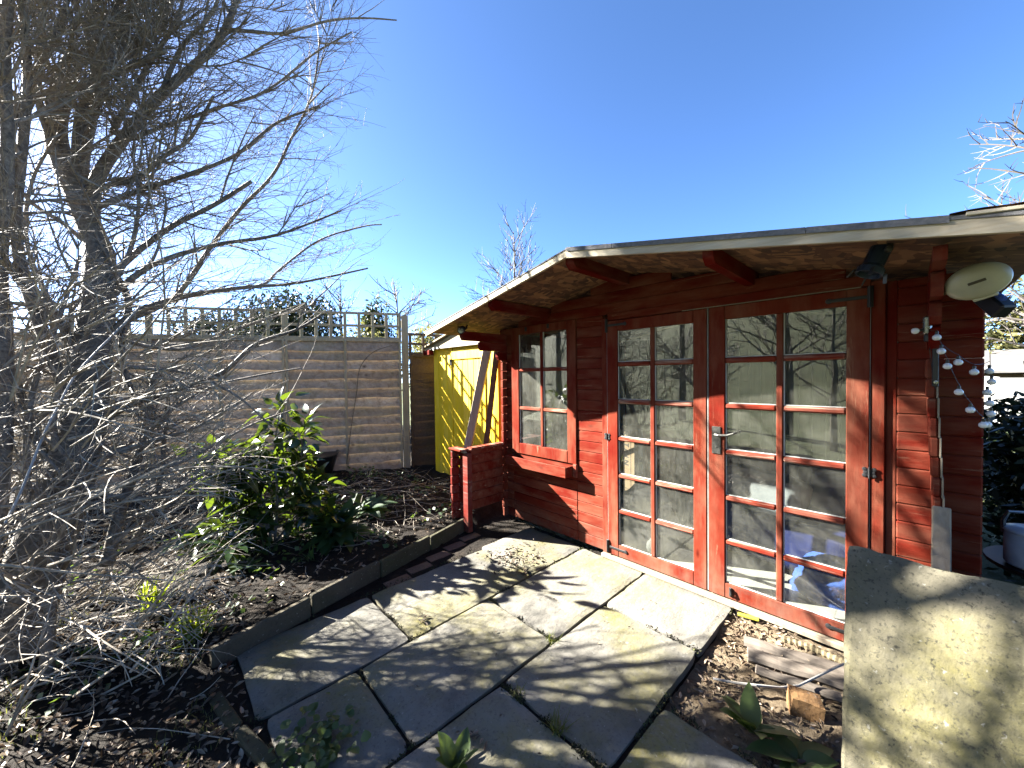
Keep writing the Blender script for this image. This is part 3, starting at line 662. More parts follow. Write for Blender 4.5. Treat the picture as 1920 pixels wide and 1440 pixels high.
# planks leaning between shed and wing wall
for (a, b, w, h, lab) in (((-3.86, 2.70, .02), (-3.47, 2.88, 1.82), .095, .05, 'wide pale plank leaning in front of the yellow shed door'), ((-3.62, 2.86, .02), (-3.36, 2.93, 1.80), .06, .045, 'narrow brown plank leaning behind the wide pale one by the shed')):
    mb = MB(); mb.beam(a, b, w, h, .004, (.5, -.86, 0)); tag(mb.build('plank', M_plank if w > .08 else M_brownf), lab, 'plank')

# ------------------------------------------------------------------ things inside the summer house
M_card = plain('cardboard', (.30, .20, .11), .85, vary=.15, scale=5)
M_print = plain('black_print', (.02, .018, .015), .8)
M_paper = plain('white_label_paper', (.7, .7, .66), .7, vary=.05)
cb = thing('cardboard_box', 'tall brown cardboard box with black printed letters behind the left door', 'box', (-1.62, 3.0, .07))
BX = Matrix.Translation((-1.80, 3.06, .07)) @ Matrix.Rotation(radians(-24), 4, 'Z')
mb = MB(); mb.cbox(0, .34, 0, .30, 0, .97, .004, BX); mb.build('box_body', M_card, cb)
mb = MB(); mb.cbox(0, .34, -.002, .13, .971, .975, .001, BX); mb.build('flap', M_card, cb)
mb = MB(); mb.cbox(.235, .29, -.003, -.0008, .60, .97, .0005, BX); lb = mb.build('paper_label', M_paper, cb)
for i in range(9):
    mb = MB(); x = .245+i*.004; mb.cbox(x, x+.0015+.001*(i % 2), -.005, -.0032, .70, .73, .0001, BX); mb.build('barcode_bar', M_print, lb)
STROK = {'R': [(0, 0, 0, 1), (0, 1, .6, 1), (.6, 1, .6, .5), (.6, .5, 0, .5), (.2, .5, .65, 0)], 'E': [(0, 0, 0, 1), (0, 1, .6, 1), (0, .5, .5, .5), (0, 0, .6, 0)], 'T': [(.3, 0, .3, 1), (0, 1, .6, 1)], 'A': [(0, 0, .3, 1), (.3, 1, .6, 0), (.12, .35, .48, .35)], 'I': [(.3, 0, .3, 1)], 'N': [(0, 0, 0, 1), (0, 1, .6, 0), (.6, 0, .6, 1)]}
def letters(txt, M, h, par):
    """block capitals from strokes, running along local +x, cap height h"""
    x = 0
    for ch in txt:
        mb = MB()
        for a, b, c, d in STROK[ch]:
            mb.beam(M @ Vector(((x+a*.9)*h, 0, b*h)), M @ Vector(((x+c*.9)*h, 0, d*h)), h*.17, .0012, .0001, M.to_3x3() @ Vector((0, 1, 0)))
        mb.build('printed_letter', M_print, par); x += .85
letters('RETAIN', BX @ Matrix.Translation((.035, -.0016, .93)) @ Matrix.Rotation(radians(90), 4, 'Y'), .062, cb)
mb = MB(); pts = [(.01, .42), (.125, .42), (.13, .43), (.13, .95)]
for i in range(3): mb.beam(BX @ Vector((pts[i][0], -.0016, pts[i][1])), BX @ Vector((pts[i+1][0], -.0016, pts[i+1][1])), .004, .0012, .0001, BX.to_3x3() @ Vector((0, 1, 0)))
mb.build('printed_outline', M_print, cb)
def cloth(name, cx, cy, z0, rx, ry, h, mat, lab, cat, seed, fold=.12, n=30, top=.6):
    """crumpled heap of fabric"""
    mb = MB(); mb.smooth = True; vs = []; m = 14
    for j in range(m+1):
        v = j/m; rr = sqrt(max(0, 1-v**(1/top*1.6)))
        for i in range(n):
            a = 2*pi*i/n; k = 1+fold*fbm(cos(a)*2+seed, sin(a)*2, v*3+seed)*1.6
            z = z0+h*v + fold*.35*h*fbm(cos(a)*4*rr+seed, sin(a)*4*rr, v*2)
            vs.append((cx+rx*rr*k*cos(a), cy+ry*rr*k*sin(a), max(z0, z) if j else z0))
    fs = [(j*n+i, j*n+(i+1) % n, (j+1)*n+(i+1) % n, (j+1)*n+i) for j in range(m) for i in range(n)]
    mb.add(vs, fs); return tag(mb.build(name, mat), lab, cat)
M_sheet = plain('grey_dust_sheet', (.42, .43, .41), .8, vary=.15); M_bagc = plain('pale_grey_nylon', (.36, .38, .40), .6, vary=.2)
M_blue = plain('navy_fabric', (.02, .035, .20), .75, vary=.4); M_tow = plain('bright_blue_towel', (.05, .14, .55), .95, vary=.3, scale=60, bmp=.8)
cloth('dust_sheet', -1.50, 2.94, .07, .24, .15, .56, M_sheet, 'pale grey dust sheet heaped behind the lower left door panes', 'sheet', 3)
def cushion(name, M, sx, sy, sz, mat, lab, cat, seed, crump=.04):
    mb = MB(); mb.smooth = True; n = 16; idx = {}; p = 5
    vs = []; fs = []; N = 14
    for j in range(N+1):
        ph = -pi/2+pi*j/N
        for i in range(2*N):
            th = pi*i/N; f = lambda c, e: (abs(c)**e)*(1 if c > 0 else -1)
            v = Vector((sx*f(cos(ph), .45)*f(cos(th), .45), sy*f(cos(ph), .45)*f(sin(th), .45), sz*f(sin(ph), .55)))
            w = 1+crump*3*fbm(v.x*6+seed, v.y*6, v.z*6); vs.append(M @ (v*w))
    for j in range(N):
        for i in range(2*N): fs.append((j*2*N+i, j*2*N+(i+1) % (2*N), (j+1)*2*N+(i+1) % (2*N), (j+1)*2*N+i))
    mb.add(vs, fs); return tag(mb.build(name, mat), lab, cat)
cushion('rolled_bag', T((-.78, 3.32, .62), 'Y', .1), .26, .2, .13, M_bagc, 'crumpled pale grey bag resting on the dark blue bundle indoors', 'bag', 4, .09)
cushion('folded_mattress', T((-.75, 3.5, .29), 'Z', -.05), .62, .30, .22, M_blue, 'long navy blue folded bundle lying on the summer house floor', 'mattress', 2, .02)
cushion('storage_crate', T((-.30, 3.72, .58), 'Z', .1), .24, .22, .20, M_blue, 'dark navy upright bag behind the right door panes', 'bag', 9, .02)
cloth('towel', -.34, 3.07, .07, .20, .12, .28, M_tow, 'bright blue fluffy towel heaped behind the right door', 'towel', 5, .2)
cloth('tarpaulin', -.16, 3.22, .07, .22, .16, .2, M_blue, 'slate blue tarpaulin crumpled on the floor beside the blue towel', 'tarpaulin', 8, .25)
pts = [Vector((-.225+.015*sin(i*.9), YW+.06+.02*sin(i*.5), 1.0-i*.075)) for i in range(13)]
mb = MB(); mb.tube(pts, .006, 6); tag(mb.build('hanging_cable', M_white), 'white cable hanging down inside the right door edge', 'cable')
# ------------------------------------------------------------------ lamps, lights, slab, pot and other loose things
M_cream = plain('cream_plastic', (.42, .40, .27), .35, vary=.2, spec=.5, k=.62); M_blk2 = plain('black_plastic', (.012, .013, .016), .4)
M_bulb = plain('frosted_bulb_glass', (.78, .80, .82), .12, vary=.05, spec=.8, k=.6); M_chrome = plain('chrome_case', (.45, .48, .46), .22, .9, vary=.3)
M_navyp = plain('blue_black_metal', (.03, .05, .085), .4, .3)
def aim(p, d, up=(0, 0, 1)):
    d = Vector(d).normalized(); x = Vector(up).cross(d).normalized(); y = d.cross(x)
    return Matrix(((x.x, y.x, d.x, p[0]), (x.y, y.y, d.y, p[1]), (x.z, y.z, d.z, p[2]), (0, 0, 0, 1)))
# spotlight under the right eave
sp = thing('spotlight', 'black spotlight on a bracket under the roof edge above the right door', 'spotlight', (-.1, 2.2, 2.06))
A = aim((-.085, 2.2, 2.02), (-.35, -.25, -1)); mb = MB(); mb.lathe([(0, -.02), (.032, -.02), (.036, 0), (.036, .085), (.046, .10), (.046, .125), (.04, .125), (.036, .105), (0, .10)], A, 20); mb.build('lamp_body', M_navyp, sp)
for sx in (-1, 1):
    mb = MB(); mb.beam(A @ Vector((sx*.048, 0, .03)), A @ Vector((sx*.048, .01, -.075)), .01, .02, .002); mb.build('bracket_arm', M_black, sp)
    mb = MB(); mb.lathe([(0, .012), (.012, .01), (.014, 0)], aim(A @ Vector((sx*.048, 0, .03)), (A.to_3x3() @ Vector((sx, 0, 0)))), 10); mb.build('knob', M_steel, sp)
mb = MB(); mb.beam(A @ Vector((-.055, .01, -.08)), A @ Vector((.055, .01, -.08)), .02, .008, .002); mb.build('bracket_plate', M_black, sp)
for k in range(4):
    a = k*pi/2+.4; mb = MB(); mb.beam(A @ Vector((.05*cos(a), .05*sin(a), .11)), A @ Vector((.062*cos(a), .062*sin(a), .15)), .012, .004, .001); mb.build('barn_flap', M_steel if k % 2 else M_black, sp)
# small dark lamp at the left corbel
s2 = thing('spotlight', 'small dark round lamp on the left end of the eave by the yellow shed', 'spotlight', (-2.97, 2.12, 1.95))
A = aim((-2.94, 2.125, 1.95), (.55, -.7, -.3)); mb = MB(); mb.lathe([(0, -.05), (.03, -.05), (.036, -.02), (.036, .03), (.03, .035), (.0, .02)], A, 18); mb.build('lamp_body', M_blk2, s2)
mb = MB(); mb.lathe([(.0, .026), (.026, .034), (.0265, .024)], A, 16); mb.build('lens', M_chrome, s2)
for sx in (-1, 1):
    mb = MB(); mb.beam(A @ Vector((sx*.04, 0, .0)), A @ Vector((sx*.045, .03, -.06)), .008, .012, .001); mb.build('bracket_arm', M_black, s2)
# oval cream lamp
ov = thing('oval_lamp', 'cream oval plastic lamp cover hung under the right end of the roof', 'lamp', (.175, 2.33, 1.84))
A = aim((.172, 2.30, 1.842), (-.10, -1, -.22)) @ Matrix.Rotation(radians(18), 4, 'Z') @ Matrix.Diagonal((1.28, 1.0, 1, 1))
mb = MB(); mb.smooth = True; mb.lathe([(.062, -.035), (.066, -.01), (.067, .0), (.064, .012), (.052, .022), (.03, .026), (0, .027)], A, 32); mb.build('cover', M_cream, ov)
mb = MB(); mb.cbox(-.018, .018, -.005, .005, .0255, .029, .001, A); mb.build('slot', M_kerb, ov)
mb = MB(); mb.cbox(-.025, .025, -.072, -.058, -.02, .01, .003, A); mb.build('clip', M_cream, ov)
mb = MB(); mb.lathe([(0, -.12), (.05, -.12), (.058, -.09), (.060, -.036), (0, -.0355)], A, 20); mb.build('housing', M_blk2, ov)
mb = MB(); mb.beam((.075, YW-.2, 1.835), (.115, 2.32, 1.835), .02, .028, .002); mb.build('arm', M_cream, ov)
mb = MB(); mb.beam((.20, 2.42, 1.80), (.245, 2.36, 1.72), .05, .06, .006); mb.build('cable_box', M_blk2, ov)
mb = MB(); mb.beam((.225, 2.35, 1.79), (.24, 2.32, 1.765), .016, .016, .003); mb.build('blue_cap', M_tow, ov)
# chrome torch lamp on the log strip
tl = thing('wall_torch', 'small chrome cased lamp clipped to the log ends right of the doors', 'lamp', (.06, 2.53, 1.66))
mb = MB(); mb.cbox(.035, .063, 2.50, 2.535, 1.665, 1.745, .006); mb.build('case', M_chrome, tl)
mb = MB(); mb.cbox(.038, .062, 2.503, 2.535, 1.632, 1.664, .004); mb.build('lens_band', M_blk2, tl)
mb = MB(); mb.cbox(.064, .085, 2.525, 2.545, 1.43, 1.70, .003); mb.build('backplate', M_blk2, tl)
mb = MB(); mb.lathe([(0, .008), (.008, .007), (.009, 0)], T((.076, 2.525, 1.45), 'X', pi/2), 10); mb.build('screw', M_chrome, tl)
# string lights
st = thing('string_light', 'string of clear round garden bulbs looped on the right corner of the summer house', 'string lights', (.1, 2.5, 1.65))
BP = [(.015, 2.50, 1.683), (.076, 2.48, 1.650), (.090, 2.50, 1.590), (.108, 2.50, 1.524), (.140, 2.53, 1.540), (.186, 2.56, 1.497), (.141, 2.50, 1.412), (.174, 2.52, 1.336), (.212, 2.55, 1.272)]
me_b = MB(); me_b.smooth = True; me_b.lathe([(0, -.022), (.010, -.0205), (.0168, -.013), (.0185, -.004), (.016, .005), (.009, .011), (.006, .014)], None, 14); me_b = me_b.mesh('bulb'); me_b.materials.append(M_bulb)
me_c = MB(); me_c.lathe([(.007, .0125), (.007, .028), (.004, .031), (0, .031)], None, 8); me_c = me_c.mesh('bulb_cap'); me_c.materials.append(M_blk2)
for k in range(15):
    if k < len(BP): p = BP[k]
    else:
        i = k-len(BP); p = (.236+.006*sin(i*2.1), 2.66-.012*(i % 2), 1.50-i*.047)
    M = T(p) if k != 0 else T(p) @ Matrix.Rotation(radians(80), 4, 'Y')
    b = mk('bulb', me_b, None, st, M @ Matrix.Rotation(uni(-.2, .2), 4, 'X') @ Matrix.Scale(.78, 4)); mk('bulb_cap', me_c, None, b, M @ Matrix.Scale(.78, 4))
def cord(pts, name='cord', par=st, r=.0013, sag=.0):
    P = []
    for i in range(len(pts)-1):
        a = Vector(pts[i]); b = Vector(pts[i+1])
        for j in range(6):
            t = j/6; q = a.lerp(b, t); q.z -= sag*4*t*(1-t); P.append(q)
    P.append(Vector(pts[-1])); mb = MB(); mb.tube(P, r, 5); return mb.build(name, M_blk2, par)
up = lambda p: (p[0], p[1], p[2]+.03)
cord([(.05, 2.50, 1.69)]+[up(BP[i]) for i in (1, 2, 3, 6, 7, 8)], sag=.008); cord([up(BP[2]), up(BP[4]), up(BP[5]), (.236, 2.66, 1.54)], sag=.006)
cord([(.236, 2.66, 1.62), (.24, 2.655, 1.4), (.236, 2.66, 1.2)]); cord([(.05, 2.5, 1.68), (.06, 2.53, 1.55), (.075, 2.54, 1.42)])
# leaning flagstone and the offcut behind it
LS = thing('leaning_flagstone', 'large lichened sandstone flag leaning at the bottom right corner', 'flagstone', (.15, 1.5, 0))
ya, yb, zb_ = 1.50, 2.00, .815; L = hypot(yb-ya, zb_); an = math.atan2(zb_, yb-ya)
MS = Matrix.Translation((-.178, ya, 0)) @ Matrix.Rotation(an, 4, 'X')
s_ = slab_mesh(0, .86, 0, L, -.042, 0, 26, .006, .004, 77); vs = []
for (x, y, z) in s_.v:
    if y > L-.012: y += .012*fbm(x*6, 3.3)+(.008 if x < .09 else 0)
    x += .03*(1-y/L) if x < .02 else 0
    vs.append(MS @ Vector((x, y, z)))
s_.v = [tuple(v) for v in vs]; s_.smooth = False; s_.build('flag_face', M_slab2, LS)
mb = MB(); mb.cbox(.10, .86, L-.03, L-.004, -.062, -.0435, .006, MS); mb.build('broken_layer', M_slab2, LS)
mb = MB(); mb.beam((.085, 2.17, -.02), (.095, 2.50, .90), .056, .045, .004, (0, -1, 0)); tag(mb.build('timber_offcut', M_bare), 'pale timber offcut standing upright behind the leaning flagstone', 'timber')
# grey enamel pot on a dark table beyond the corner
M_enam = plain('grey_blue_enamel', (.34, .38, .42), .35, vary=.3, spec=.5, k=1.)
tb = thing('round_table', 'dark round garden table in the shade right of the summer house', 'table', (.52, 3.08, 0))
mb = MB(); mb.lathe([(0, .44), (.25, .44), (.26, .45), (.26, .465), (.0, .47)], T((.52, 3.08, .1)), 28); mb.build('tabletop', M_blk2, tb)
for k in range(3):
    a = k*2.1; mb = MB(); mb.tube([(.52+.2*cos(a), 3.08+.2*sin(a), -.1), (.52+.1*cos(a), 3.08+.1*sin(a), .54)], .014, 8); mb.build('leg', M_blk2, tb)
pot = thing('enamel_pot', 'grey enamel lidded pot with a tall handle on the dark table', 'pot', (.425, 2.99, .57))
PM = T((.425, 2.99, .571)); mb = MB(); mb.smooth = True; mb.lathe([(0, 0), (.105, 0), (.112, .01), (.112, .15), (.108, .16), (.095, .168), (.0, .17)], PM, 28); mb.build('body', M_enam, pot)
mb = MB(); mb.smooth = True; mb.lathe([(.112, .155), (.116, .162), (.11, .172), (.06, .186), (0, .19)], PM, 28); mb.build('lid', M_enam, pot)
mb = MB(); mb.tube([PM @ Vector((-.112, 0, .14)), PM @ Vector((-.112, 0, .20)), PM @ Vector((-.095, 0, .245)), PM @ Vector((-.03, 0, .255)), PM @ Vector((.06, 0, .25)), PM @ Vector((.105, 0, .21)), PM @ Vector((.112, 0, .14))], .009, 8); mb.build('handle', M_chrome, pot)
mb = MB(); mb.lathe([(0, .006), (.022, .005), (.03, 0)], aim(PM @ Vector((-.03, -.109, .085)), (-.2, -1, 0)), 16); mb.build('badge', M_blk2, pot)
# far right: white boarded cold store and a grey felt roof
M_wboard = plain('white_boards', (.8, .8, .78), .6, vary=.05, k=.35)
ws = thing('white_shed', 'low white boarded outbuilding beyond the right corner', 'outbuilding', (1.6, 9, 0))
for k in range(10):
    mb = MB(); mb.cbox(.87, 3.0, 9.0, 9.03, .04+k*.135, .04+k*.135+.13, .008); mb.build('wall_board', M_wboard, ws)
mb = MB(); mb.cbox(.87, .90, 9.031, 10.4, .04, 1.4, .005); mb.build('side_wall', M_wboard, ws)
mb = MB(); mb.add([(.83, 8.93, 1.50), (3.2, 8.93, 1.28), (3.2, 10.5, 1.32), (.83, 10.5, 1.54), (.83, 8.93, 1.53), (3.2, 8.93, 1.31), (3.2, 10.5, 1.35), (.83, 10.5, 1.57)], [(0, 3, 2, 1), (4, 5, 6, 7), (0, 1, 5, 4), (1, 2, 6, 5), (2, 3, 7, 6), (3, 0, 4, 7)]); mb.build('roof', M_wboard, ws)
fr = thing('felt_roof_shed', 'long grey felt roof running behind the white outbuilding', 'outbuilding', (2, 12, 0))
mb = MB(); mb.cbox(.4, 6, 12, 14, -.1, 1.44, .01); mb.build('wall', M_brownf, fr)
mb = MB(); mb.add([(.3, 11.8, 1.45), (6.2, 11.8, 1.45), (6.2, 14.2, 1.92), (.3, 14.2, 1.92), (.3, 11.8, 1.5), (6.2, 11.8, 1.5), (6.2, 14.2, 1.97), (.3, 14.2, 1.97)], [(0, 3, 2, 1), (4, 5, 6, 7), (0, 1, 5, 4), (1, 2, 6, 5), (2, 3, 7, 6), (3, 0, 4, 7)]); mb.build('roof', plain('pale_grey_felt', (.2, .19, .18), .9, vary=.3), fr)
# things in the dug out patch by the doors
M_oldw = wood('grey_rotten_wood', ((.13, .11, .09), (.24, .20, .16), (.34, .29, .24)), 'x', 40, .9)
for k, (a, b, w, lab) in enumerate((((-.645, 2.40), (-.215, 2.52), .085, 'grey rounded timber nearest the door sill in the dug out patch'), ((-.60, 2.30), (-.215, 2.42), .10, 'widest grey timber, middle of three in the dug out patch'), ((-.54, 2.21), (-.215, 2.30), .06, 'narrow grey timber furthest from the door sill in the dug out patch'))):
    mb = MB(); P = [Vector((a[0]+(b[0]-a[0])*i/6, a[1]+(b[1]-a[1])*i/6, -.03+.004*sin(i*1.7+k))) for i in range(7)]
    mb.tube(P, [w*.48*(1+.05*sin(i*2.3+k)) for i in range(7)], 10); mb.v = [(x, y, -.025+(z+.03)*.62) for x, y, z in mb.v]; tag(mb.build('timber_length', M_oldw), lab, 'timber')
M_ochre = stone_mat('orange_brick', (.40, .22, .09), (.24, .12, .05), (.3, .25, .12), .3)
bk = slab_mesh(0, .13, 0, .10, 0, .085, 5, .012, .006, 91); R_ = T((-.37, 2.04, -.045), 'Z', .35) @ Matrix.Rotation(.12, 4, 'Y'); bk.v = [tuple(R_ @ Vector(v)) for v in bk.v]
tag(bk.build('brick', M_ochre), 'broken orange brick lying on the bare earth beside the flagstone', 'brick')
M_yplas = plain('yellow_plastic', (.62, .58, .06), .5)
mb = MB(); mb.cbox(-.055, .055, -.014, .014, 0, .012, .002, T((-.68, 2.62, -.005), 'Z', .25)); tag(mb.build('plastic_scrap', M_yplas), 'small yellow plastic strip lying under the door sill', 'scrap')
P = [(-.66, 1.96, .0), (-.58, 2.0, .005), (-.50, 2.05, .01), (-.42, 2.13, .0), (-.36, 2.20, .005), (-.30, 2.30, .03), (-.24, 2.40, .055), (-.19, 2.50, .06)]
mb = MB(); mb.tube(P, .0055, 6); tag(mb.build('white_cable', plain('dull_white_cable', (.5, .48, .44), .6)), 'dull white cable curving over the bare earth', 'cable')
mb = MB(); Pp = [Vector((-.50+i*.0125, 2.56+.03*sin(i*.12), -.018)) for i in range(24)]
mb.tube(Pp, [.020 if i % 2 else .016 for i in range(24)], 10); tag(mb.build('corrugated_pipe', plain('straw_corrugated_plastic', (.30, .24, .13), .8)), 'short straw coloured corrugated pipe along the door sill', 'pipe')
# black tub by the fence
mb = MB(); mb.lathe([(0, .0), (.20, .0), (.27, .30), (.285, .31), (.27, .315), (.25, .29), (.0, .27)], T((-5.75, 1.62, .16)) @ Matrix.Rotation(.12, 4, 'Y'), 24); tag(mb.build('black_tub', M_blk2), 'black plastic tub half hidden behind the green shrub by the fence', 'tub')
# ------------------------------------------------------------------ trees and plants
def bark_mat(name, a, b, c3, sc=40, rough=.7, spec=.3, k=.75):
    a, b, c3 = K(a, k), K(b, k), K(c3, k)
    m, nt, bs, out = newmat(name); v = coords(nt, rnd=False)
    c = ramp(nt, noi(nt, v, sc, 6, .65), [(.3, a), (.5, b), (.72, c3)])
    c = mixc(nt, val(nt, noi(nt, v, 5, 4), .45, .7, 0, .5), c, tuple(x*.6 for x in a)); lk(nt, c, bs.inputs['Base Color'])
    bs.inputs['Roughness'].default_value = rough; bs.inputs['Specular IOR Level'].default_value = spec; bump(nt, bs, noi(nt, v, sc*1.5, 5), .6, .008); return m
M_bark = bark_mat('grey_brown_bark', (.05, .042, .033), (.13, .11, .085), (.26, .23, .18))
M_twig = bark_mat('grey_twig', (.11, .092, .072), (.21, .18, .145), (.34, .31, .26), 25, .75, .2)
M_dry = bark_mat('pale_dry_stem', (.13, .10, .07), (.30, .26, .20), (.50, .45, .37), 11, .75, .2)
M_fartwig = bark_mat('far_twig', (.10, .085, .075), (.17, .15, .13), (.26, .23, .20), 10, .7, .3, .4)
def catmull(P, k=5):
    P = [Vector(p) for p in P]; out = []
    for i in range(len(P)-1):
        a, b, c, d = P[max(i-1, 0)], P[i], P[i+1], P[min(i+2, len(P)-1)]
        for j in range(k):
            t = j/k; out.append(.5*((2*b)+(c-a)*t+(2*a-5*b+4*c-d)*t*t+(3*b-a-3*c+d)*t**3))
    out.append(P[-1]); return out
def rdir(R): 
    while True:
        v = Vector((R.uniform(-1, 1), R.uniform(-1, 1), R.uniform(-1, 1)))
        if .05 < v.length < 1: return v.normalized()
def twig(mb, R, p, d, L, r, lvl, spec, bias, keep=None):
    """a wandering shoot with finer shoots; spec[lvl]=(segments, sides, spacing, len ratio lo, hi)"""
    seg, sides, sp, lo, hi = spec[lvl]; P = [p.copy()]; d = d.normalized(); D = []
    bend = rdir(R)*.22
    for i in range(seg):
        d = (d+bend*(1/seg)*2+rdir(R)*.075+bias*(.5/seg)).normalized(); D.append(d); P.append(P[-1]+d*(L/seg))
    if keep and not keep(P[-1]): return
    mb.tube(P, [r*(1-.72*i/seg) for i in range(seg+1)], sides, False)
    if lvl+1 < len(spec):
        n = max(1, int(L/sp*R.uniform(.7, 1.3)))
        for k in range(n):
            t = R.uniform(.18, .98); i = min(seg-1, int(t*seg)); q = P[i].lerp(P[i+1], t*seg-i)
            s = rdir(R); s = (s-D[i]*s.dot(D[i])).normalized(); nd_ = (D[i]*R.uniform(.45, 1.0)+s*R.uniform(.5, 1.0)+bias*.3)
            twig(mb, R, q, nd_, L*R.uniform(lo, hi)*(1-.35*t), max(r*.58, .0016), lvl+1, spec, bias, keep)
def pix(p):
    v = p-CAMP; z = v.dot(FW); return (960+FPX*v.dot(RT)/z, 720-FPX*v.dot(UP)/z) if z > .05 else (-9999, 0)
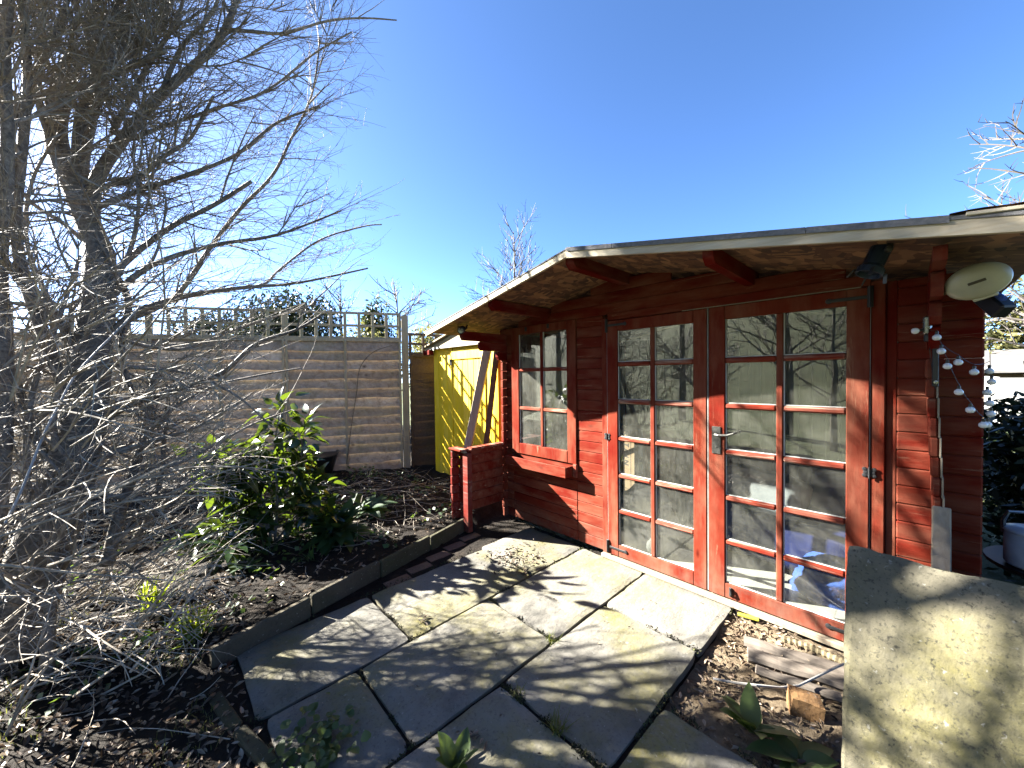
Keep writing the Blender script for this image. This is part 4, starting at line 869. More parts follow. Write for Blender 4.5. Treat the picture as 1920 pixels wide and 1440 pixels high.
# --- the big bare tree: hand placed limbs, twigs grown from them
tree = thing('bare_tree', 'large leafless tree with a dense tangle of grey twigs on the left', 'tree', (-3.2, -.55, 0))
LIMB = [  # (pixel path with depth, radius at start, radius at end)
 ([(-20, 1330, 2.0), (30, 1180, 2.05), (75, 1040, 2.1), (120, 920, 2.15), (152, 810, 2.2), (168, 700, 2.25), (182, 580, 2.3), (188, 470, 2.35)], .105, .062),
 ([(188, 470, 2.35), (150, 380, 2.35), (105, 260, 2.4), (120, 160, 2.45), (140, 108, 2.5)], .055, .042),
 ([(140, 112, 2.5), (195, 92, 2.55), (236, 48, 2.6), (262, -10, 2.65), (285, -90, 2.7)], .036, .026),
 ([(186, 470, 2.35), (150, 330, 2.5), (165, 225, 2.55), (192, 128, 2.6), (240, 92, 2.65), (292, 48, 2.7), (322, -12, 2.75), (340, -80, 2.8)], .045, .022),
 ([(180, 500, 2.3), (175, 360, 2.4), (225, 268, 2.5), (300, 180, 2.55), (362, 125, 2.6), (410, 75, 2.65), (440, 10, 2.7), (452, -60, 2.7)], .036, .014),
 ([(425, 55, 2.66), (480, 60, 2.7), (535, 62, 2.75), (612, 40, 2.8), (680, 34, 2.82), (744, 38, 2.85)], .012, .004),
 ([(30, 330, 2.05), (60, 190, 2.2), (150, 160, 2.25), (230, 130, 2.3), (312, 95, 2.3)], .014, .010),
 ([(240, 600, 2.36), (330, 555, 2.6), (390, 470, 2.65), (450, 392, 2.7), (510, 330, 2.75), (545, 262, 2.8), (585, 176, 2.85), (600, 70, 2.9)], .016, .005),
 ([(148, 378, 2.36), (190, 352, 2.4), (260, 332, 2.45), (312, 290, 2.5), (358, 258, 2.55), (400, 180, 2.6)], .016, .008),
 ([(160, 402, 2.36), (220, 372, 2.42), (330, 335, 2.5), (440, 292, 2.6), (520, 230, 2.7), (600, 200, 2.75)], .016, .006),
 ([(180, 545, 2.35), (260, 470, 2.45), (330, 420, 2.5), (400, 385, 2.55), (472, 340, 2.6)], .018, .011),
 ([(152, 810, 2.2), (90, 650, 2.1), (45, 520, 2.05), (30, 420, 2.0), (40, 300, 2.0), (52, 150, 2.05), (40, -20, 2.1)], .024, .015),
 ([(132, 335, 2.38), (95, 260, 2.33), (72, 180, 2.3), (76, 60, 2.3), (84, -30, 2.3)], .020, .012),
 ([(-40, 1180, 1.9), (-5, 950, 1.95), (10, 700, 1.95), (0, 500, 1.95), (14, 300, 1.9), (8, 100, 1.9), (20, -40, 1.9)], .030, .018),
 ([(165, 700, 2.25), (235, 600, 2.35), (330, 560, 2.45), (450, 540, 2.6), (560, 530, 2.75), (690, 503, 2.9)], .022, .005),
 ([(470, 538, 2.63), (500, 530, 2.7), (525, 505, 2.75), (600, 450, 2.8), (680, 425, 2.85), (716, 421, 2.87)], .009, .004),
 ([(150, 820, 2.2), (240, 760, 2.3), (320, 735, 2.4), (415, 700, 2.5), (480, 645, 2.6), (556, 618, 2.7), (602, 590, 2.75)], .020, .006),
 ([(190, 480, 2.35), (240, 560, 2.4), (228, 650, 2.4), (250, 740, 2.4), (300, 800, 2.45)], .020, .008),
 ([(200, 1060, 2.3), (225, 960, 2.32), (252, 880, 2.35), (275, 790, 2.4), (290, 700, 2.45)], .026, .012),
 ([(240, 1030, 2.4), (275, 980, 2.42), (300, 900, 2.45), (310, 800, 2.5)], .018, .009),
 ([(85, 1290, 1.9), (95, 1130, 1.95), (110, 990, 2.0), (150, 850, 2.05)], .022, .010),
 ([(168, 690, 2.25), (110, 600, 2.2), (60, 540, 2.1), (-20, 470, 2.0)], .022, .012),
 ([(120, 920, 2.15), (60, 800, 2.1), (20, 690, 2.0), (-30, 620, 1.9)], .020, .012),
 ([(182, 580, 2.3), (280, 500, 2.4), (400, 460, 2.5), (520, 440, 2.6), (640, 395, 2.7)], .018, .005),
 ([(225, 268, 2.5), (300, 240, 2.55), (400, 205, 2.6), (500, 170, 2.65), (590, 100, 2.7), (660, 60, 2.7)], .012, .004),
 ([(120, 920, 2.15), (190, 860, 2.2), (270, 830, 2.3), (370, 800, 2.45), (470, 740, 2.6)], .013, .005),
 ([(130, 890, 2.15), (210, 930, 2.2), (300, 930, 2.25), (400, 900, 2.3)], .012, .005),
 ([(200, 128, 2.6), (180, 40, 2.6), (190, -60, 2.6)], .018, .010),
 ([(300, 180, 2.55), (340, 90, 2.55), (400, 20, 2.5), (420, -60, 2.5)], .014, .006),
 ([(140, 350, 2.36), (150, 210, 2.35), (200, 110, 2.4), (215, 20, 2.4), (230, -40, 2.4)], .020, .012),
 ([(12, 330, 1.95), (25, 230, 2.0), (60, 150, 2.15), (110, 60, 2.2), (130, -20, 2.2)], .018, .010),
 ([(210, 250, 2.5), (280, 120, 2.6), (330, 40, 2.65), (350, -30, 2.7)], .016, .008),
 ([(262, 830, 2.36), (320, 770, 2.4), (400, 725, 2.5), (480, 705, 2.6), (565, 690, 2.7)], .010, .004),
 ([(252, 885, 2.35), (330, 870, 2.4), (400, 835, 2.5), (475, 795, 2.6), (545, 770, 2.7)], .010, .004),
 ([(232, 640, 2.4), (340, 655, 2.45), (430, 622, 2.55), (520, 592, 2.65), (590, 570, 2.7)], .011, .004),
 ([(210, 1020, 2.3), (290, 955, 2.35), (370, 895, 2.45), (455, 850, 2.6)], .010, .004),
 ([(170, 680, 2.25), (260, 690, 2.3), (350, 700, 2.35), (440, 740, 2.4), (510, 800, 2.45)], .010, .004),
 ([(75, 1040, 2.1), (50, 900, 2.05), (60, 740, 2.05), (110, 600, 2.1), (150, 480, 2.2)], .014, .007),
 ([(168, 700, 2.25), (90, 560, 2.2), (50, 450, 2.2), (60, 340, 2.2), (110, 250, 2.25)], .013, .006),
 ([(188, 480, 2.35), (120, 420, 2.3), (60, 380, 2.2), (-10, 300, 2.1)], .013, .007),
 ([(182, 580, 2.3), (240, 480, 2.35), (260, 380, 2.4), (250, 280, 2.45), (270, 180, 2.5)], .013, .005),
 ([(120, 920, 2.15), (100, 790, 2.05), (130, 680, 2.0), (190, 600, 2.0), (260, 560, 2.05)], .012, .005),
]
SPEC = [(6, 4, .09, .3, .7), (5, 3, .14, .35, .7), (4, 3, 9, 0, 0)]
R_t = random.Random(21)
def keep_tree(p):
    t = (1.8-p.y)/LDIR.y; q = p+LDIR*t                 # fewer shoots where the sun reaches the flagstone and the doors
    if -.35 < q.x < .7 and 0 < q.z < 1.05 and R_t.random() > .22: return False
    t = (2.69-p.y)/LDIR.y; q = p+LDIR*t
    if -2.0 < q.x < .2 and .05 < q.z < 1.5 and R_t.random() > .8: return False
    q = p+LDIR*(p.z/-LDIR.z)                           # and the near paving
    if -1.45 < q.x < -.1 and .8 < q.y < 2.6 and R_t.random() > .38: return False
    x, y = pix(p)                                      # natural crown edge: shorter shoots low down on the patio side
    lim = 770 if y < 420 else (770-(y-420)*.75 if y < 760 else 515-(y-760)*.2)
    if x > lim-R_t.expovariate(1/95): return False
    if y < 430: return R_t.random() < (.92 if x < 330 else .5)
    if 300 < x < 560 and y < 620: return R_t.random() < .5
    return R_t.random() < max(.5, 1-(x-380)/400)
tw = MB()
PATHS = [([at(x, y, d*(1+.2*min(1, max(0, (1000-y)/550)))) for x, y, d in path], r0*1.35, r1*1.35) for path, r0, r1 in LIMB]
for i in range(1, len(LIMB)):                           # side limbs between the main limbs and the twigs
    P = catmull(PATHS[i][0], 6); r0, r1 = PATHS[i][1:3]; L = sum((P[k+1]-P[k]).length for k in range(len(P)-1))
    for k in range(int(L/.22)+1):
        t = R_t.uniform(.15, .95); j = min(len(P)-2, int(t*(len(P)-1))); d = (P[j+1]-P[j]).normalized(); s = rdir(R_t); s = (s-d*s.dot(d)).normalized()
        d = (d*R_t.uniform(.3, .9)+s*.8+RT*.3+Vector((0, 0, .15))).normalized(); q = P[j]; Q = [q]; b = rdir(R_t)*.16; Ls = R_t.uniform(.45, 1.05)
        for m in range(5): d = (d+b+rdir(R_t)*.08+RT*.03).normalized(); Q.append(Q[-1]+d*Ls/5)
        if not keep_tree(Q[-1]) or not keep_tree(Q[-2]): continue
        if (Q[-1]-CAMP).dot(FW) < 1.3: continue
        rr = min(.011, max(.0045, (r0+(r1-r0)*t)*.55)); PATHS.append((Q, rr, rr*.4))
for i, (path, r0, r1) in enumerate(PATHS):
    P = catmull(path, 6 if i < len(LIMB) else 3); m = len(P); mb = MB(); mb.smooth = True
    rad = [r0+(r1-r0)*k/(m-1) for k in range(m)]; rad = [q*(1+.07*fbm(k*.7, i)) for k, q in enumerate(rad)]
    mb.tube(P, rad, 10 if r0 > .03 else 7); mb.build('trunk' if i == 0 else 'branch', M_bark if r0 > .019 else M_twig, tree)
    L = sum((P[k+1]-P[k]).length for k in range(m-1)); n = (int(L/.095) if i < len(LIMB) else int(L/.075)) if i else 26
    for k in range(n):
        t = R_t.uniform(.08 if i else .5, 1); j = min(m-2, int(t*(m-1))); d = (P[j+1]-P[j]).normalized(); s = rdir(R_t); s = (s-d*s.dot(d)).normalized()
        dd = d*R_t.uniform(.2, .9)+s*R_t.uniform(.5, 1)+RT*.35; Lt = R_t.uniform(.16, .55)*(1.1 if t > .5 else .9)
        twig(tw, R_t, P[j], dd, Lt, R_t.uniform(.0048, .0085), 0, SPEC, RT*.25+Vector((0, 0, .05)), keep_tree)
SPF = [(8, 3, .13, .22, .5), (5, 3, .16, .3, .6), (3, 3, 9, 0, 0)]
R_f = random.Random(808)
def keep_fine(p):
    q = p+LDIR*(p.z/-LDIR.z)
    if -1.45 < q.x < -.1 and .8 < q.y < 2.6 and R_f.random() > .5: return False
    q = p+LDIR*((1.8-p.y)/LDIR.y)
    if -.35 < q.x < .7 and 0 < q.z < 1.05 and R_f.random() > .45: return False
    x, y = pix(p); lim = 775 if y < 430 else (775-(y-430)*.72 if y < 760 else 540-(y-760)*.2)
    return x < lim-R_f.expovariate(1/45)
for i, (path, r0, r1) in enumerate(PATHS):              # long thin whippy shoots
    if i == 0: continue
    P = catmull(path, 4); m = len(P); L = sum((P[k+1]-P[k]).length for k in range(m-1))
    for k in range(int(L/(.065 if i < len(LIMB) else .1))):
        t = R_f.uniform(.25, 1); j = min(m-2, int(t*(m-1))); d = (P[j+1]-P[j]).normalized()
        twig(tw, R_f, P[j], d*.8+RT*R_f.uniform(.0, .9)+rdir(R_f)*.6+Vector((0, 0, R_f.uniform(-.25, .3))), R_f.uniform(.3, .85), R_f.uniform(.0022, .0038), 0, SPF, RT*.1+Vector((0, 0, R_f.uniform(-.15, .25))), keep_fine)
o = tw.build('twigs', M_twig, tree); o['kind'] = 'stuff'
print('tree twig faces', len(tw.f))
# --- dry brush low on the left
brush = thing('dry_brush', 'pale dead brushwood and suckers sprawling at the foot of the bare tree', 'brushwood', (-3.0, -.5, 0))
R_b = random.Random(5); SPB = [(6, 4, .11, .25, .5), (4, 3, .13, .3, .6), (3, 3, 9, 0, 0)]; tb_ = MB(); nst = 0
def keep_brush(p):
    q = p+LDIR*(p.z/-LDIR.z); w = p+LDIR*((1.8-p.y)/LDIR.y)
    if (-1.45 < q.x < -.1 and .8 < q.y < 2.6) or (-.35 < w.x < .7 and 0 < w.z < 1.05): return R_b.random() < .42
    return True
for k in range(500):
    px = R_b.uniform(-160, 330); py = R_b.uniform(560, 1400); d = R_b.uniform(1.55, 2.7)
    if k >= 300: px = R_b.uniform(-80, 400); py = R_b.uniform(520, 930); d = R_b.uniform(2.2, 3.1)
    p = at(px, py, d)
    if p.z < bedz(p.x, p.y)+.01: p.z = bedz(p.x, p.y)+.01
    a = radians(R_b.gauss(24, 20)); dr = RT*cos(a)+UP*sin(a)+FW*R_b.uniform(-.5, .5)
    L = R_b.uniform(.35, .95)*(1.0 if py < 1150 else .8)
    e = p+dr*L; ex, ey = pix(e)
    lim = (575 if d > 2.2 else 520) if ey < 860 else 520-(ey-900)*.45
    if ex > lim or (e-CAMP).dot(FW) < 1.2: continue
    if nst < 90:
        mb = MB(); P = [p]; dd = dr.normalized(); bnd = rdir(R_b)*.15-Vector((0, 0, .08))
        for i in range(6): dd = (dd+bnd*.33+rdir(R_b)*.05).normalized(); P.append(P[-1]+dd*L/6)
        mb.tube(P, [.0075*(1-.11*i)*R_b.uniform(.7, 1.1) for i in range(7)], 5); mb.build('dead_stem', M_dry, brush); nst += 1
    twig(tb_, R_b, p, dr, L, R_b.uniform(.0032, .0062), 0, SPB, Vector((0, 0, -.1))+RT*.12, keep_brush)
o = tb_.build('dead_twigs', M_dry, brush); o['kind'] = 'stuff'
print('brush faces', len(tb_.f))
# --- leaf meshes
def leaf_mesh(name, L, W, fold=.25, droop=.25, n=5, wavy=0., taper=.5, pt=1.):
    mb = MB(); mb.smooth = True; vs = []
    for i in range(n+1):
        t = i/n; w = W*.5*(sin(pi*min(1, t**taper))**.8)*(1 if i not in (0, n) else .08)*pt; y = L*t; z = -droop*L*t*t + wavy*L*sin(t*9)*.1
        vs += [(-w, y, z+fold*w), (0, y, z), (w, y, z+fold*w*(.8))]
    mb.add(vs, [(i*3+a, i*3+a+1, (i+1)*3+a+1, (i+1)*3+a) for i in range(n) for a in range(2)]); return mb.mesh(name)
def orient(p, d, roll, s=1.):
    d = d.normalized(); a = Vector((0, 0, 1)); x = d.cross(a); x = x.normalized() if x.length > 1e-4 else Vector((1, 0, 0)); z = x.cross(d)
    return Matrix(((x.x, d.x, z.x, p.x), (x.y, d.y, z.y, p.y), (x.z, d.z, z.z, p.z), (0, 0, 0, 1))) @ Matrix.Rotation(roll, 4, 'Y') @ Matrix.Scale(s, 4)
M_cam = leafmat('glossy_evergreen_leaf', (.014, .040, .014), (.036, .075, .018), .25, .20, (.30, .44, .03))
M_fox = leafmat('soft_green_leaf', (.035, .085, .025), (.06, .13, .035), .6, .3, (.18, .35, .04), .3)
M_daf = leafmat('fresh_green_blade', (.10, .19, .02), (.16, .26, .03), .4, .5, (.50, .62, .03), .4)
M_weed = leafmat('weed_leaf', (.09, .15, .04), (.13, .20, .06), .5, .35, (.30, .42, .06), .4)
M_grass = leafmat('grass_blade', (.09, .13, .03), (.16, .19, .05), .5, .4, (.35, .40, .06), .3)
camellia = thing('evergreen_shrub', 'glossy green leafy shrub in the bed in front of the fence', 'shrub', (-3.86, .71, .1))
R_c = random.Random(9); me_l = leaf_mesh('leaf', .112, .056, .35, .28); me_l.materials.append(M_cam); me_l2 = leaf_mesh('leaf', .13, .058, .2, .45); me_l2.materials.append(M_cam)
stems = [((510, 1030, 3.28), (500, 960, 3.26), (478, 900, 3.25), (470, 830, 3.25)), ((515, 1025, 3.28), (520, 930, 3.3), (515, 840, 3.32), (528, 755, 3.3)), ((512, 1020, 3.28), (560, 960, 3.35), (590, 900, 3.4)),
         ((505, 990, 3.26), (440, 930, 3.2), (400, 870, 3.15)), ((515, 950, 3.3), (560, 880, 3.36), (566, 790, 3.4)), ((480, 900, 3.25), (430, 870, 3.2), (385, 865, 3.15)), ((515, 1000, 3.28), (470, 980, 3.2), (415, 985, 3.1)), ((515, 990, 3.28), (600, 960, 3.3), (622, 985, 3.25))]
tips = []
for s in stems:
    P = catmull([at(*q) for q in s], 5); mb = MB(); mb.tube(P, [.011*(1-.75*i/(len(P)-1))+.002 for i in range(len(P))], 6); mb.build('stem', M_bark, camellia); tips.append(P)
cnt = 0; inner = MB(); inner.smooth = True
for P in tips:
    for k in range(125):
        t = R_c.uniform(.25, 1)**.7; j = min(len(P)-2, int(t*(len(P)-1))); c = P[j]; off = rdir(R_c)*R_c.uniform(.02, .17)
        p = c+off; d = off.normalized()*.8+rdir(R_c)*.5+Vector((0, 0, R_c.uniform(-.45, .35)))
        x, y = pix(p)
        if y > 1030 or x > 640: continue
        Mx = orient(p, d, R_c.uniform(-.9, .9), R_c.uniform(.65, 1.35)); cnt += 1
        if cnt % 3 == 0: mk('leaf', me_l if R_c.random() < .6 else me_l2, None, camellia, Mx)
        else:
            me_ = me_l if R_c.random() < .6 else me_l2; inner.add([Mx @ v.co for v in me_.vertices], [tuple(f.vertices) for f in me_.polygons])
o = inner.build('inner_foliage', M_cam, camellia); o['kind'] = 'stuff'; print('camellia leaves', cnt)
def rosette(name, lab, cat, c, n, L, W, mat, seed, el=(.2, 1.0), stem=False, curl=.5, group=None):
    R = random.Random(seed); t = thing(name, lab, cat, c, group); me = leaf_mesh('leaf', L, W, .3, curl, 7, .15, .85); me.materials.append(mat)
    for k in range(n):
        a = 2*pi*(k/n)+R.uniform(-.4, .4); e = R.uniform(*el); d = Vector((cos(a)*cos(e), sin(a)*cos(e), sin(e)))
        mk('leaf', me, None, t, orient(Vector(c)+d*.01, d, R.uniform(-.4, .4), R.uniform(.55, 1.15)))
    return t
rosette('leafy_plant', 'broad soft leaved green plant at the right foot of the glossy shrub', 'plant', (-3.42, 1.12, .14), 70, .30, .10, M_fox, 3, (.05, 1.3))
rosette('leafy_plant', 'low broad leaved plant nearest the red wing wall in the bed', 'plant', (-3.80, 1.55, .14), 36, .26, .10, M_fox, 4, (.05, 1.1))
rosette('leafy_plant', 'dark drooping leaved plant below the left side of the glossy shrub', 'plant', (-3.62, .40, .18), 30, .22, .075, M_cam, 6, (.1, 1.1), curl=.9)
rosette('leafy_plant', 'dark leaf cluster at the left behind the dead brush', 'plant', (-4.1, .22, .16), 36, .22, .075, M_cam, 7, (.1, 1.2), curl=.6)
rosette('leafy_plant', 'small dark rosette between the bright blade clump and the shrub', 'plant', (-3.35, .48, .1), 14, .12, .05, M_fox, 8, (.1, .9))
def clump(name, lab, cat, c, n, h, w, mat, seed, spread=.5, part='blade'):
    R = random.Random(seed); t = thing(name, lab, cat, c); me = leaf_mesh(part, h, w, .2, .28, 5, 0, .35); me.materials.append(mat)
    for k in range(n):
        a = R.uniform(0, 2*pi); e = R.gauss(0, spread); d = Vector((sin(e)*cos(a), sin(e)*sin(a), cos(e)))
        mk(part, me, None, t, orient(Vector(c)+Vector((R.uniform(-.03, .03), R.uniform(-.03, .03), 0)), d, R.uniform(-1, 1), R.uniform(.55, 1.1)))
    return t
clump('daffodil_clump', 'bright sunlit clump of daffodil leaves nearest the edging', 'bulb plant', (-2.78, .13, .02), 64, .23, .019, M_daf, 1, .38)
clump('daffodil_clump', 'sunlit daffodil leaves half hidden behind dead stems', 'bulb plant', (-3.28, -.06, .04), 46, .23, .018, M_daf, 2, .5)
clump('daffodil_clump', 'shaded bulb leaves under the left side of the glossy shrub', 'bulb plant', (-3.5, .62, .1), 18, .2, .012, M_fox, 12, .5)
clump('daffodil_clump', 'thin shaded blades in front of the broad leaved plant', 'bulb plant', (-3.18, .84, .1), 14, .2, .014, M_fox, 13, .6)
rosette('broad_leaf', 'pair of big pale leaves under the bright daffodil leaves', 'plant', (-2.74, .10, .0), 5, .16, .07, M_weed, 15, (.0, .5))
clump('grass_tuft', 'large grass tuft growing in the joint between paving slabs', 'grass tuft', (-1.02, 1.20, -.01), 70, .10, .0045, M_grass, 3, .75)
clump('grass_tuft', 'small grass tuft at the crossing of paving joints', 'grass tuft', (-1.39, 1.60, -.01), 36, .06, .004, M_grass, 4, .9)
clump('grass_tuft', 'thin mossy grass in the joint above the large tuft', 'grass tuft', (-1.27, 1.205, -.01), 26, .05, .004, M_grass, 5, 1.0)
rosette('leafy_weed', 'upright pale green weed at the bottom edge on the patio', 'weed', (-1.19, .80, -.01), 11, .13, .062, M_weed, 21, (.5, 1.35), curl=.15)
rosette('leafy_weed', 'tall curled weed on the bare earth in front of the timbers', 'weed', (-.46, 1.80, -.03), 11, .15, .072, M_weed, 22, (.55, 1.3), curl=.35)
rosette('leafy_weed', 'large dark leaved weed at the foot of the leaning flagstone', 'weed', (-.29, 1.80, -.03), 9, .19, .11, M_weed, 23, (.1, .7), curl=.4)
gc = thing('ground_ivy', 'low rounded leaved weed spreading over the patio corner at the bottom', 'weed', (-1.62, .46, 0)); R_g = random.Random(31); me_g = leaf_mesh('leaf', .035, .034, .3, .1, 4, 0, .8); me_g.materials.append(M_weed)
for k in range(150):
    p = Vector((-1.62+R_g.gauss(0, .09), .44+R_g.gauss(0, .07), R_g.uniform(.005, .05))); d = rdir(R_g); d.z = abs(d.z)*.4
    mk('leaf', me_g, None, gc, orient(p, d, R_g.uniform(-.5, .5), R_g.uniform(.6, 1.3)))
# --- foliage clouds
def cloud(mb, R, c, rad, n, s0, s1, lump=.35, hollow=.35):
    for k in range(n):
        v = rdir(R); rr = R.uniform(hollow, 1)**.5; f = 1+lump*fbm(v.x*2.2+c[0], v.y*2.2+c[1], v.z*2.2+c[2], 3)*1.7
        p = Vector((c[0]+v.x*rad[0]*rr*f, c[1]+v.y*rad[1]*rr*f, c[2]+v.z*rad[2]*rr*f))
        d = (v*.6+rdir(R)).normalized(); x = d.orthogonal().normalized(); y = d.cross(x); an = R.uniform(0, 6.3); x, y = x*cos(an)+y*sin(an), y*cos(an)-x*sin(an)
        L = R.uniform(s0, s1); W = L*.42; mb.add([p-y*W*.0-x*0, p+x*L*.5+y*W*.5, p+x*L, p+x*L*.5-y*W*.5], [(0, 1, 2, 3)], R.random())
M_ever = tonemat('dark_conifer_leaf', [(0, (.014, .028, .010)), (.6, (.030, .052, .016)), (1, (.07, .09, .03))], .5, .15)
M_ivy = tonemat('ivy_leaf', [(0, (.03, .05, .012)), (.6, (.08, .11, .025)), (1, (.17, .19, .05))], .4, .25)
M_hedge = tonemat('yellow_green_hedge', [(0, (.09, .10, .03)), (.5, (.20, .20, .07)), (1, (.36, .34, .15))], .5, .35, tcol=(.4, .4, .1))
def bush(name, lab, cat, c, rad, n, s0, s1, mat, seed, lumps=6, trunk=True, group=None):
    R = random.Random(seed); t = thing(name, lab, cat, (c[0], c[1], 0), group); mb = MB()
    cloud(mb, R, c, tuple(q*.72 for q in rad), n//3, s0, s1)
    for k in range(lumps):
        v = rdir(R); q = (c[0]+v.x*rad[0]*.6, c[1]+v.y*rad[1]*.6, c[2]+v.z*rad[2]*.6); f = R.uniform(.3, .52); cloud(mb, R, q, tuple(r*f for r in rad), int(n*.67/lumps), s0, s1)
    o = mb.build('crown', mat, t)
    if trunk:
        mb = MB(); mb.tube([(c[0], c[1], -.15), (c[0]+.05, c[1], c[2]*.5), (c[0], c[1], c[2])], [.09, .07, .03], 8); mb.build('trunk', M_bark, t)
    return t
q = at(530, 590, 9.5); bush('evergreen_bush', 'dark evergreen bush rising behind the fence trellis', 'bush', (q.x, q.y, 2.3), (1.9, 1.4, 1.55), 12000, .06, .15, M_ever, 41, 8)
q = at(400, 600, 11); bush('evergreen_bush', 'darker evergreen crown further left behind the bare tree', 'bush', (q.x, q.y, 2.2), (1.6, 1.3, 1.5), 6000, .07, .16, M_ever, 42, 8)
q = at(706, 590, 10.5); bush('ivy_tree', 'ivy covered trunk standing above the fence trellis', 'tree', (q.x, q.y, 2.6), (.5, .5, 1.5), 5200, .06, .14, M_ivy, 43, 7)
q = at(700, 520, 10.5)
for k, (px, dd, w, zc, lab) in enumerate(((700, 8.3, 1.1, 1.75, 'yellow green hedge plant behind the right half of the trellis'), (805, 8.6, .9, 1.8, 'yellow green hedge plant behind the gap beside the yellow shed'), (470, 8.2, 1.3, 1.7, 'yellow green hedge plant behind the left half of the trellis'), (300, 9, 1.6, 1.7, 'yellow green hedge plant behind the fence at far left'), (90, 9, 1.8, 1.8, 'yellow green hedge plant glimpsed through the trunk of the bare tree'))):
    q = at(px, 640, dd); bush('hedge_plant', lab, 'hedge', (q.x, q.y, zc), (w, w*.8, .95), 3600, .05, .13, M_hedge, 50+k, 6, group='hedge plants behind the fence')
# right hand hedge seen past the corner
for k, (x, y, w, h, lab) in enumerate(((1.1, 14.8, 1.6, 2.0, 'sunlit straw coloured hedge behind the felt roof at the right edge'), (3.4, 15.5, 2.2, 2.4, 'straw coloured hedge further right behind the white outbuilding'))):
    bush('hedge_plant', lab, 'hedge', (x, y, 2.3), (w, w*.7, h), 6000, .08, .2, M_hedge, 70+k, 7, group='hedges on the right')
bush('evergreen_bush', 'dark shaded evergreen bush just past the right corner', 'bush', (1.0, 4.9, .5), (.75, 1.5, .95), 16000, .05, .12, M_ever, 80, 9)
bush('evergreen_bush', 'second dark evergreen bush in front of the white outbuilding', 'bush', (1.1, 7.6, .35), (.9, .9, .85), 9000, .06, .14, M_ever, 81, 7)
# --- bare trees beyond
def bare(name, lab, base, top, r, seed, n, spread, Lr, mat=None, spec=None, up=.35, group=None, lean=(0, 0)):
    R = random.Random(seed); t = thing(name, lab, 'tree', (base[0], base[1], 0), group); H = top-base[2]
    P = [Vector((base[0]+lean[0]*i/7+.06*H*fbm(i*.6, seed)*.3, base[1]+lean[1]*i/7, base[2]+H*i/7)) for i in range(8)]
    mb = MB(); mb.smooth = True; mb.tube(P, [r*(1-.85*i/7) for i in range(8)], 8); mb.build('trunk', mat or M_fartwig, t); tw = MB()
    sp = spec or [(7, 4, Lr*.10, .3, .6), (5, 3, Lr*.09, .3, .6), (4, 3, 9, 0, 0)]
    for k in range(n):
        s = R.uniform(.25, 1); j = min(6, int(s*7)); p = P[j].lerp(P[j+1], s*7-j); a = R.uniform(0, 2*pi)
        d = Vector((cos(a)*spread, sin(a)*spread, R.uniform(.3, 1.0))); twig(tw, R, p, d, Lr*R.uniform(.6, 1.2)*(1.15-.6*s), r*.22, 0, sp, Vector((0, 0, up)))
    o = tw.build('crown', mat or M_fartwig, t); return t
q = at(745, 600, 12); bare('far_tree', 'leafless spreading tree behind the ivy covered trunk', (q.x, q.y, .0), 4.2, .09, 3, 26, .9, 1.9)
q = at(640, 600, 12.5); bare('far_tree', 'leafless tree left of the ivy covered trunk', (q.x, q.y, .0), 4.4, .09, 8, 24, .8, 1.9)
q = at(965, 600, 17); bare('far_tree', 'pale leafless birch rising behind the left roof slope', (q.x, q.y, .0), 8.0, .11, 14, 44, .6, 2.8, up=.6)
q = at(1900, 350, 6.5); bare('far_tree', 'leafless tree showing over the right end of the roof', (q.x+.35, q.y, .0), 5.6, .09, 17, 46, .9, 1.9)
# trees on the lawn bank behind, seen in the window glass
for k, (x, y, h) in enumerate(((-2.2, -6.5, 5), (-5.5, -8, 6), (1.2, -8.5, 5.5), (-9, -5.5, 5.5))):
    bare('lawn_tree', ('leafless tree mirrored in the middle door panes', 'leafless tree mirrored in the left door panes', 'leafless tree mirrored in the right door panes', 'leafless tree mirrored in the small window')[k], (x, y, -.1), h, .14, 60+k, 26, .8, 2.2, M_bark, [(7, 4, .3, .3, .6), (5, 3, .25, .3, .6), (3, 3, 9, 0, 0)])


# --- ground cover in the bed
M_gcov = tonemat('ground_cover_leaf', [(0, (.012, .030, .010)), (.6, (.035, .070, .018)), (1, (.09, .12, .035))], .5, .2, tcol=(.2, .3, .03), k=.9)
R_k = random.Random(404); mb = MB()
for k in range(2600):
    x = R_k.uniform(-5.6, -2.6); y = R_k.uniform(-.5, 2.5)
    if (Vector((x, y))-E0).dot(EN) < .1 or fbm(x*1.3+5, y*1.3, 4) < .08: continue
    p = Vector((x, y, bedz(x, y)+R_k.uniform(.01, .07))); d = rdir(R_k); d.z = abs(d.z)*.5; x_ = d.orthogonal().normalized(); L = R_k.uniform(.025, .07)
    mb.add([p, p+d*L*.5+x_*L*.3, p+d*L, p+d*L*.5-x_*L*.3], [(0, 1, 2), (0, 2, 3)], R_k.random())
tag(mb.build('ground_cover', M_gcov), 'patchy dark green ground cover spread through the bed', 'ground cover', kind='stuff')

for k, (x, y, h) in enumerate(((-3.4, -4.2, 3.4), (-1.1, -4.9, 3.6), (1.0, -5.2, 3.2))):
    bare('lawn_shrub', ('twiggy leafless shrub mirrored low in the left door', 'twiggy leafless shrub mirrored low in the right door', 'twiggy leafless shrub mirrored at the right edge of the right door')[k], (x, y, -.15), h, .07, 160+k, 34, .9, 1.7, M_bark, [(7, 4, .16, .3, .6), (5, 3, .16, .3, .6), (3, 3, 9, 0, 0)])
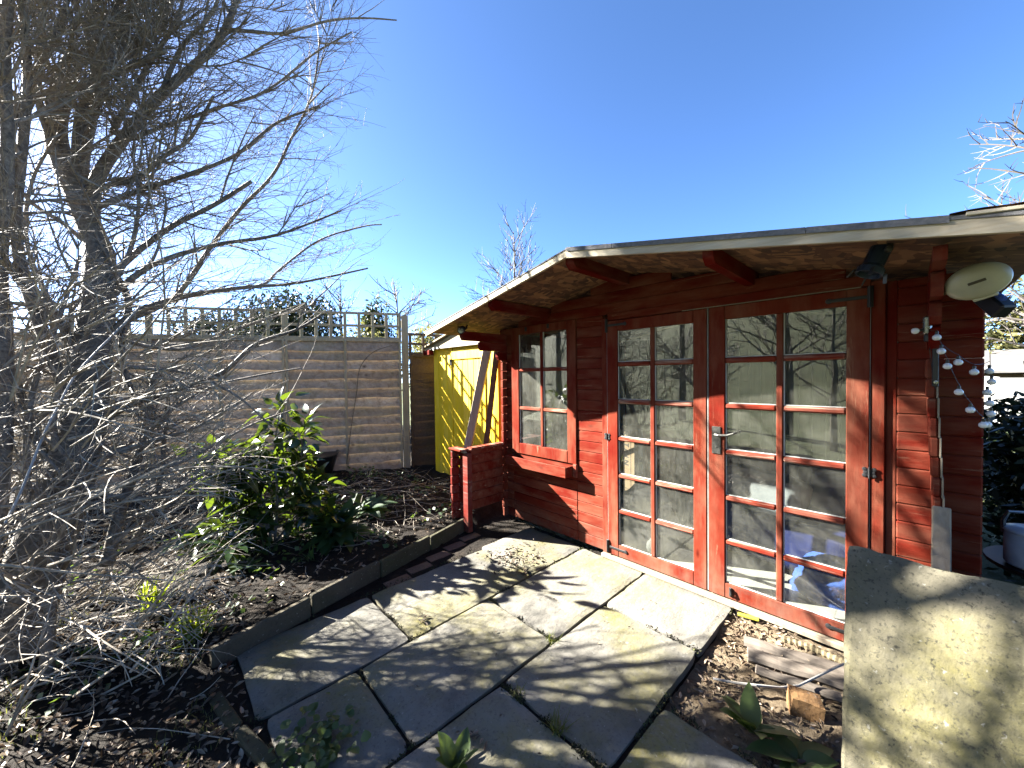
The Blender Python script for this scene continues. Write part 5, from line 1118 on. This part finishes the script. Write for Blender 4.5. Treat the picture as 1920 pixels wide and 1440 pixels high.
# ------------------------------------------------------------------ litter, moss, loose twigs
M_lit = tonemat('dead_leaves', [(0, (.05, .03, .018)), (.35, (.13, .085, .05)), (.7, (.28, .20, .125)), (1, (.48, .38, .27))], .6, .15, .35, k=.55)
R_l = random.Random(77)
def dead(mb, p, s, R, up=.5, tmax=1.):
    a = R.uniform(0, 6.3); t = Vector((cos(a), sin(a), R.uniform(-up, up))).normalized(); n = (Vector((0, 0, 1))+rdir(R)*.6).normalized(); b = t.cross(n).normalized(); n = b.cross(t)
    w = s*R.uniform(.3, .5); c = R.uniform(.1, .5)*s
    P = [p-t*s*.5, p-t*s*.1+b*w*.5+n*c*.5, p+t*s*.25+b*w*.4+n*c*.4, p+t*s*.55+n*c*.3, p+t*s*.25-b*w*.4+n*c*.45, p-t*s*.1-b*w*.5+n*c*.55, p+t*s*.1]
    mb.add(P, [(0, 1, 6), (1, 2, 6), (2, 3, 6), (3, 4, 6), (4, 5, 6), (5, 0, 6)], R.random()*tmax)
def inside_patio(x, y): return any(a-.02 < x < b+.02 and c-.02 < y < d+.02 for a, b, c, d in SL)
lt = MB()
for k in range(5200):
    if R_l.random() < .55: x = R_l.uniform(-3.4, -1.2); y = R_l.uniform(-.9, .35)
    else: x = R_l.uniform(-5.6, -2.55); y = R_l.uniform(-.6, 2.4)
    if inside_patio(x, y) or ((Vector((x, y))-E0).dot(EN) < .05 and y > .28) or abs((Vector((x, y))-E0).dot(EN)) < .04 and y > .1: continue
    dead(lt, Vector((x, y, bedz(x, y)+R_l.uniform(.004, .02))), R_l.uniform(.018, .05), R_l)
tag(lt.build('leaf_litter', M_lit), 'brown dead leaves strewn over the soil of the bed', 'leaf litter', kind='stuff')
lt = MB()
for k in range(1500):
    x = R_l.uniform(-.76, -.1); y = R_l.uniform(1.66, 2.66)
    if R_l.random() > 1.2*fbm(x*4, y*4, 5)+.55 and not (y > 2.3 and x < -.45): continue
    dead(lt, Vector((x, y, pitz(x, y)+R_l.uniform(.003, .016))), R_l.uniform(.012, .04), R_l)
tag(lt.build('leaf_litter', M_lit), 'dead leaves and chaff in the dug out patch by the doors', 'leaf litter', kind='stuff')
lt = MB()
for k in range(150):
    x, y = R_l.gauss(-2.22, .13), R_l.gauss(2.12, .12)
    if y < 2.62: dead(lt, Vector((x, y, .006+R_l.uniform(0, .02))), R_l.uniform(.015, .042), R_l, .5, .38)
for k in range(90):
    sl = R_l.choice(SL); dead(lt, Vector((R_l.uniform(sl[0], sl[1]), R_l.uniform(sl[2], min(sl[3], 2.6)), .006)), R_l.uniform(.006, .022), R_l)
for cx, cy in ((-2.05, 1.17), (-1.24, .92), (-2.0, 1.98)):
    for k in range(9): dead(lt, Vector((cx+R_l.gauss(0, .03), cy+R_l.gauss(0, .02), .01)), R_l.uniform(.02, .045), R_l)
tag(lt.build('leaf_litter', M_lit), 'scattered dead leaves lying on the paving slabs', 'leaf litter', kind='stuff')
# moss and soil in the joints
M_moss = tonemat('joint_moss', [(0, (.02, .016, .010)), (.6, (.05, .045, .02)), (1, (.12, .13, .035))], .9)
ms = MB()
def joint(x0, y0, x1, y1, w, n):
    for k in range(n):
        t = R_l.random()
        if fbm(t*5+x0*3, y0*3+x1) < .05: continue
        p = Vector((x0+(x1-x0)*t+R_l.gauss(0, w), y0+(y1-y0)*t+R_l.gauss(0, w), R_l.uniform(-.022, .004)))
        d = rdir(R_l); d.z = abs(d.z)+.3; x = d.orthogonal().normalized(); L = R_l.uniform(.004, .013); ms.add([p-x*L*.4, p+x*L*.4, p+d*L], [(0, 1, 2)], R_l.random())
for xj in (-1.959, -1.379, -.772): joint(xj, .3, xj, 2.66, .006, 1500)
for sl in SL: joint(sl[0], sl[3]+.008, sl[1], sl[3]+.008, .006, 500)
joint(-2.575, .3, -2.6, 2.6, .012, 900); joint(-1.36, 1.20, -.79, 1.20, .012, 1500); joint(-2.5, .27, -1.5, .30, .02, 900)
tag(ms.build('joint_moss', M_moss), 'moss and crumbs filling the joints between paving slabs', 'moss', kind='stuff')
# grass in the lower left and fine twigs on the bed
M_gr = tonemat('lawn_blades', [(0, (.05, .07, .02)), (.5, (.12, .15, .04)), (1, (.26, .26, .09))], .5, .35, tcol=(.4, .42, .08))
gr = MB()
for k in range(4200):
    x = R_l.uniform(-3.9, -1.7); y = R_l.uniform(-1.0, .16)
    if fbm(x*2.3, y*2.3, 9) < .05: continue
    z = bedz(x, y); a = R_l.uniform(0, 6.3); L = R_l.uniform(.02, .065); w = .0016; e = R_l.uniform(0, .9); d = Vector((cos(a)*sin(e), sin(a)*sin(e), cos(e))); s = Vector((-sin(a), cos(a), 0))
    p = Vector((x, y, z-.003)); m = p+d*L*.55; tip = p+d*L+Vector((cos(a), sin(a), -.3))*L*.25; gr.add([p-s*w, p+s*w, m+s*w*.8, m-s*w*.8, tip], [(0, 1, 2, 3), (3, 2, 4)], R_l.random())
tag(gr.build('rough_grass', M_gr), 'sparse rough grass growing through leaves at lower left', 'grass', kind='stuff')
tw = MB()
for k in range(420):
    if R_l.random() < .5: x = R_l.uniform(-5.2, -3.1); y = R_l.uniform(1.3, 2.7)
    else: x = R_l.uniform(-5.5, -1.6); y = R_l.uniform(-.9, 1.4)
    if (Vector((x, y))-E0).dot(EN) < .1 and y > .2: continue
    a = R_l.uniform(0, 6.3); p = Vector((x, y, bedz(x, y)+.012)); L = R_l.uniform(.12, .55); d = Vector((cos(a), sin(a), R_l.uniform(-.02, .3))); P = [p]
    for i in range(5): d = (d+rdir(R_l)*.22).normalized(); q = P[-1]+d*L/5; q.z = max(q.z, bedz(q.x, q.y)+.006); P.append(q)
    if any((Vector((q.x, q.y))-E0).dot(EN) < .06 and q.y > .2 for q in P): continue
    tw.tube(P, [.003*(1-.14*i) for i in range(6)], 4, False)
tag(tw.build('fallen_twigs', M_dry), 'dry fallen twigs and stalks lying over the bed', 'twigs', kind='stuff')
# single long stalks that stand out
for (pts, lab) in ((((735, 905), (700, 895), (640, 915), (600, 905)), 'long pale stalk lying in front of the fence panel'), (((800, 905), (760, 912), (690, 922), (640, 925)), 'long straw stalk lying in front of the yellow shed')):
    P = []
    for x, y in pts:
        v = (RT*((x-960)/FPX)+UP*(-(y-720)/FPX)+FW); t = (.17-CAMH)/v.z; P.append(CAMP+v*t)
    mb = MB(); mb.tube(catmull(P, 4), .005, 5); tag(mb.build('dry_stalk', M_dry), lab, 'stalk')
P = catmull([at(735, 648, 5.55), at(700, 660, 5.5), at(675, 690, 5.5), at(668, 740, 5.5), at(660, 790, 5.5), at(650, 870, 5.45)], 6)
mb = MB(); mb.tube(P, .006, 5); tag(mb.build('climber_stem', M_bark), 'thin dark climber stem curving across the fence panel', 'climber')
P = catmull([at(262, 575, 1.75), at(230, 610, 1.75), at(180, 660, 1.72), at(140, 705, 1.7), at(110, 760, 1.68), at(80, 820, 1.65), at(40, 920, 1.62), at(10, 980, 1.6)], 5)
mb = MB(); mb.tube(P, .0045, 6); tag(mb.build('washing_line', plain('pale_blue_rope', (.38, .42, .48), .6)), 'pale rope hanging through the bare tree branches', 'rope')
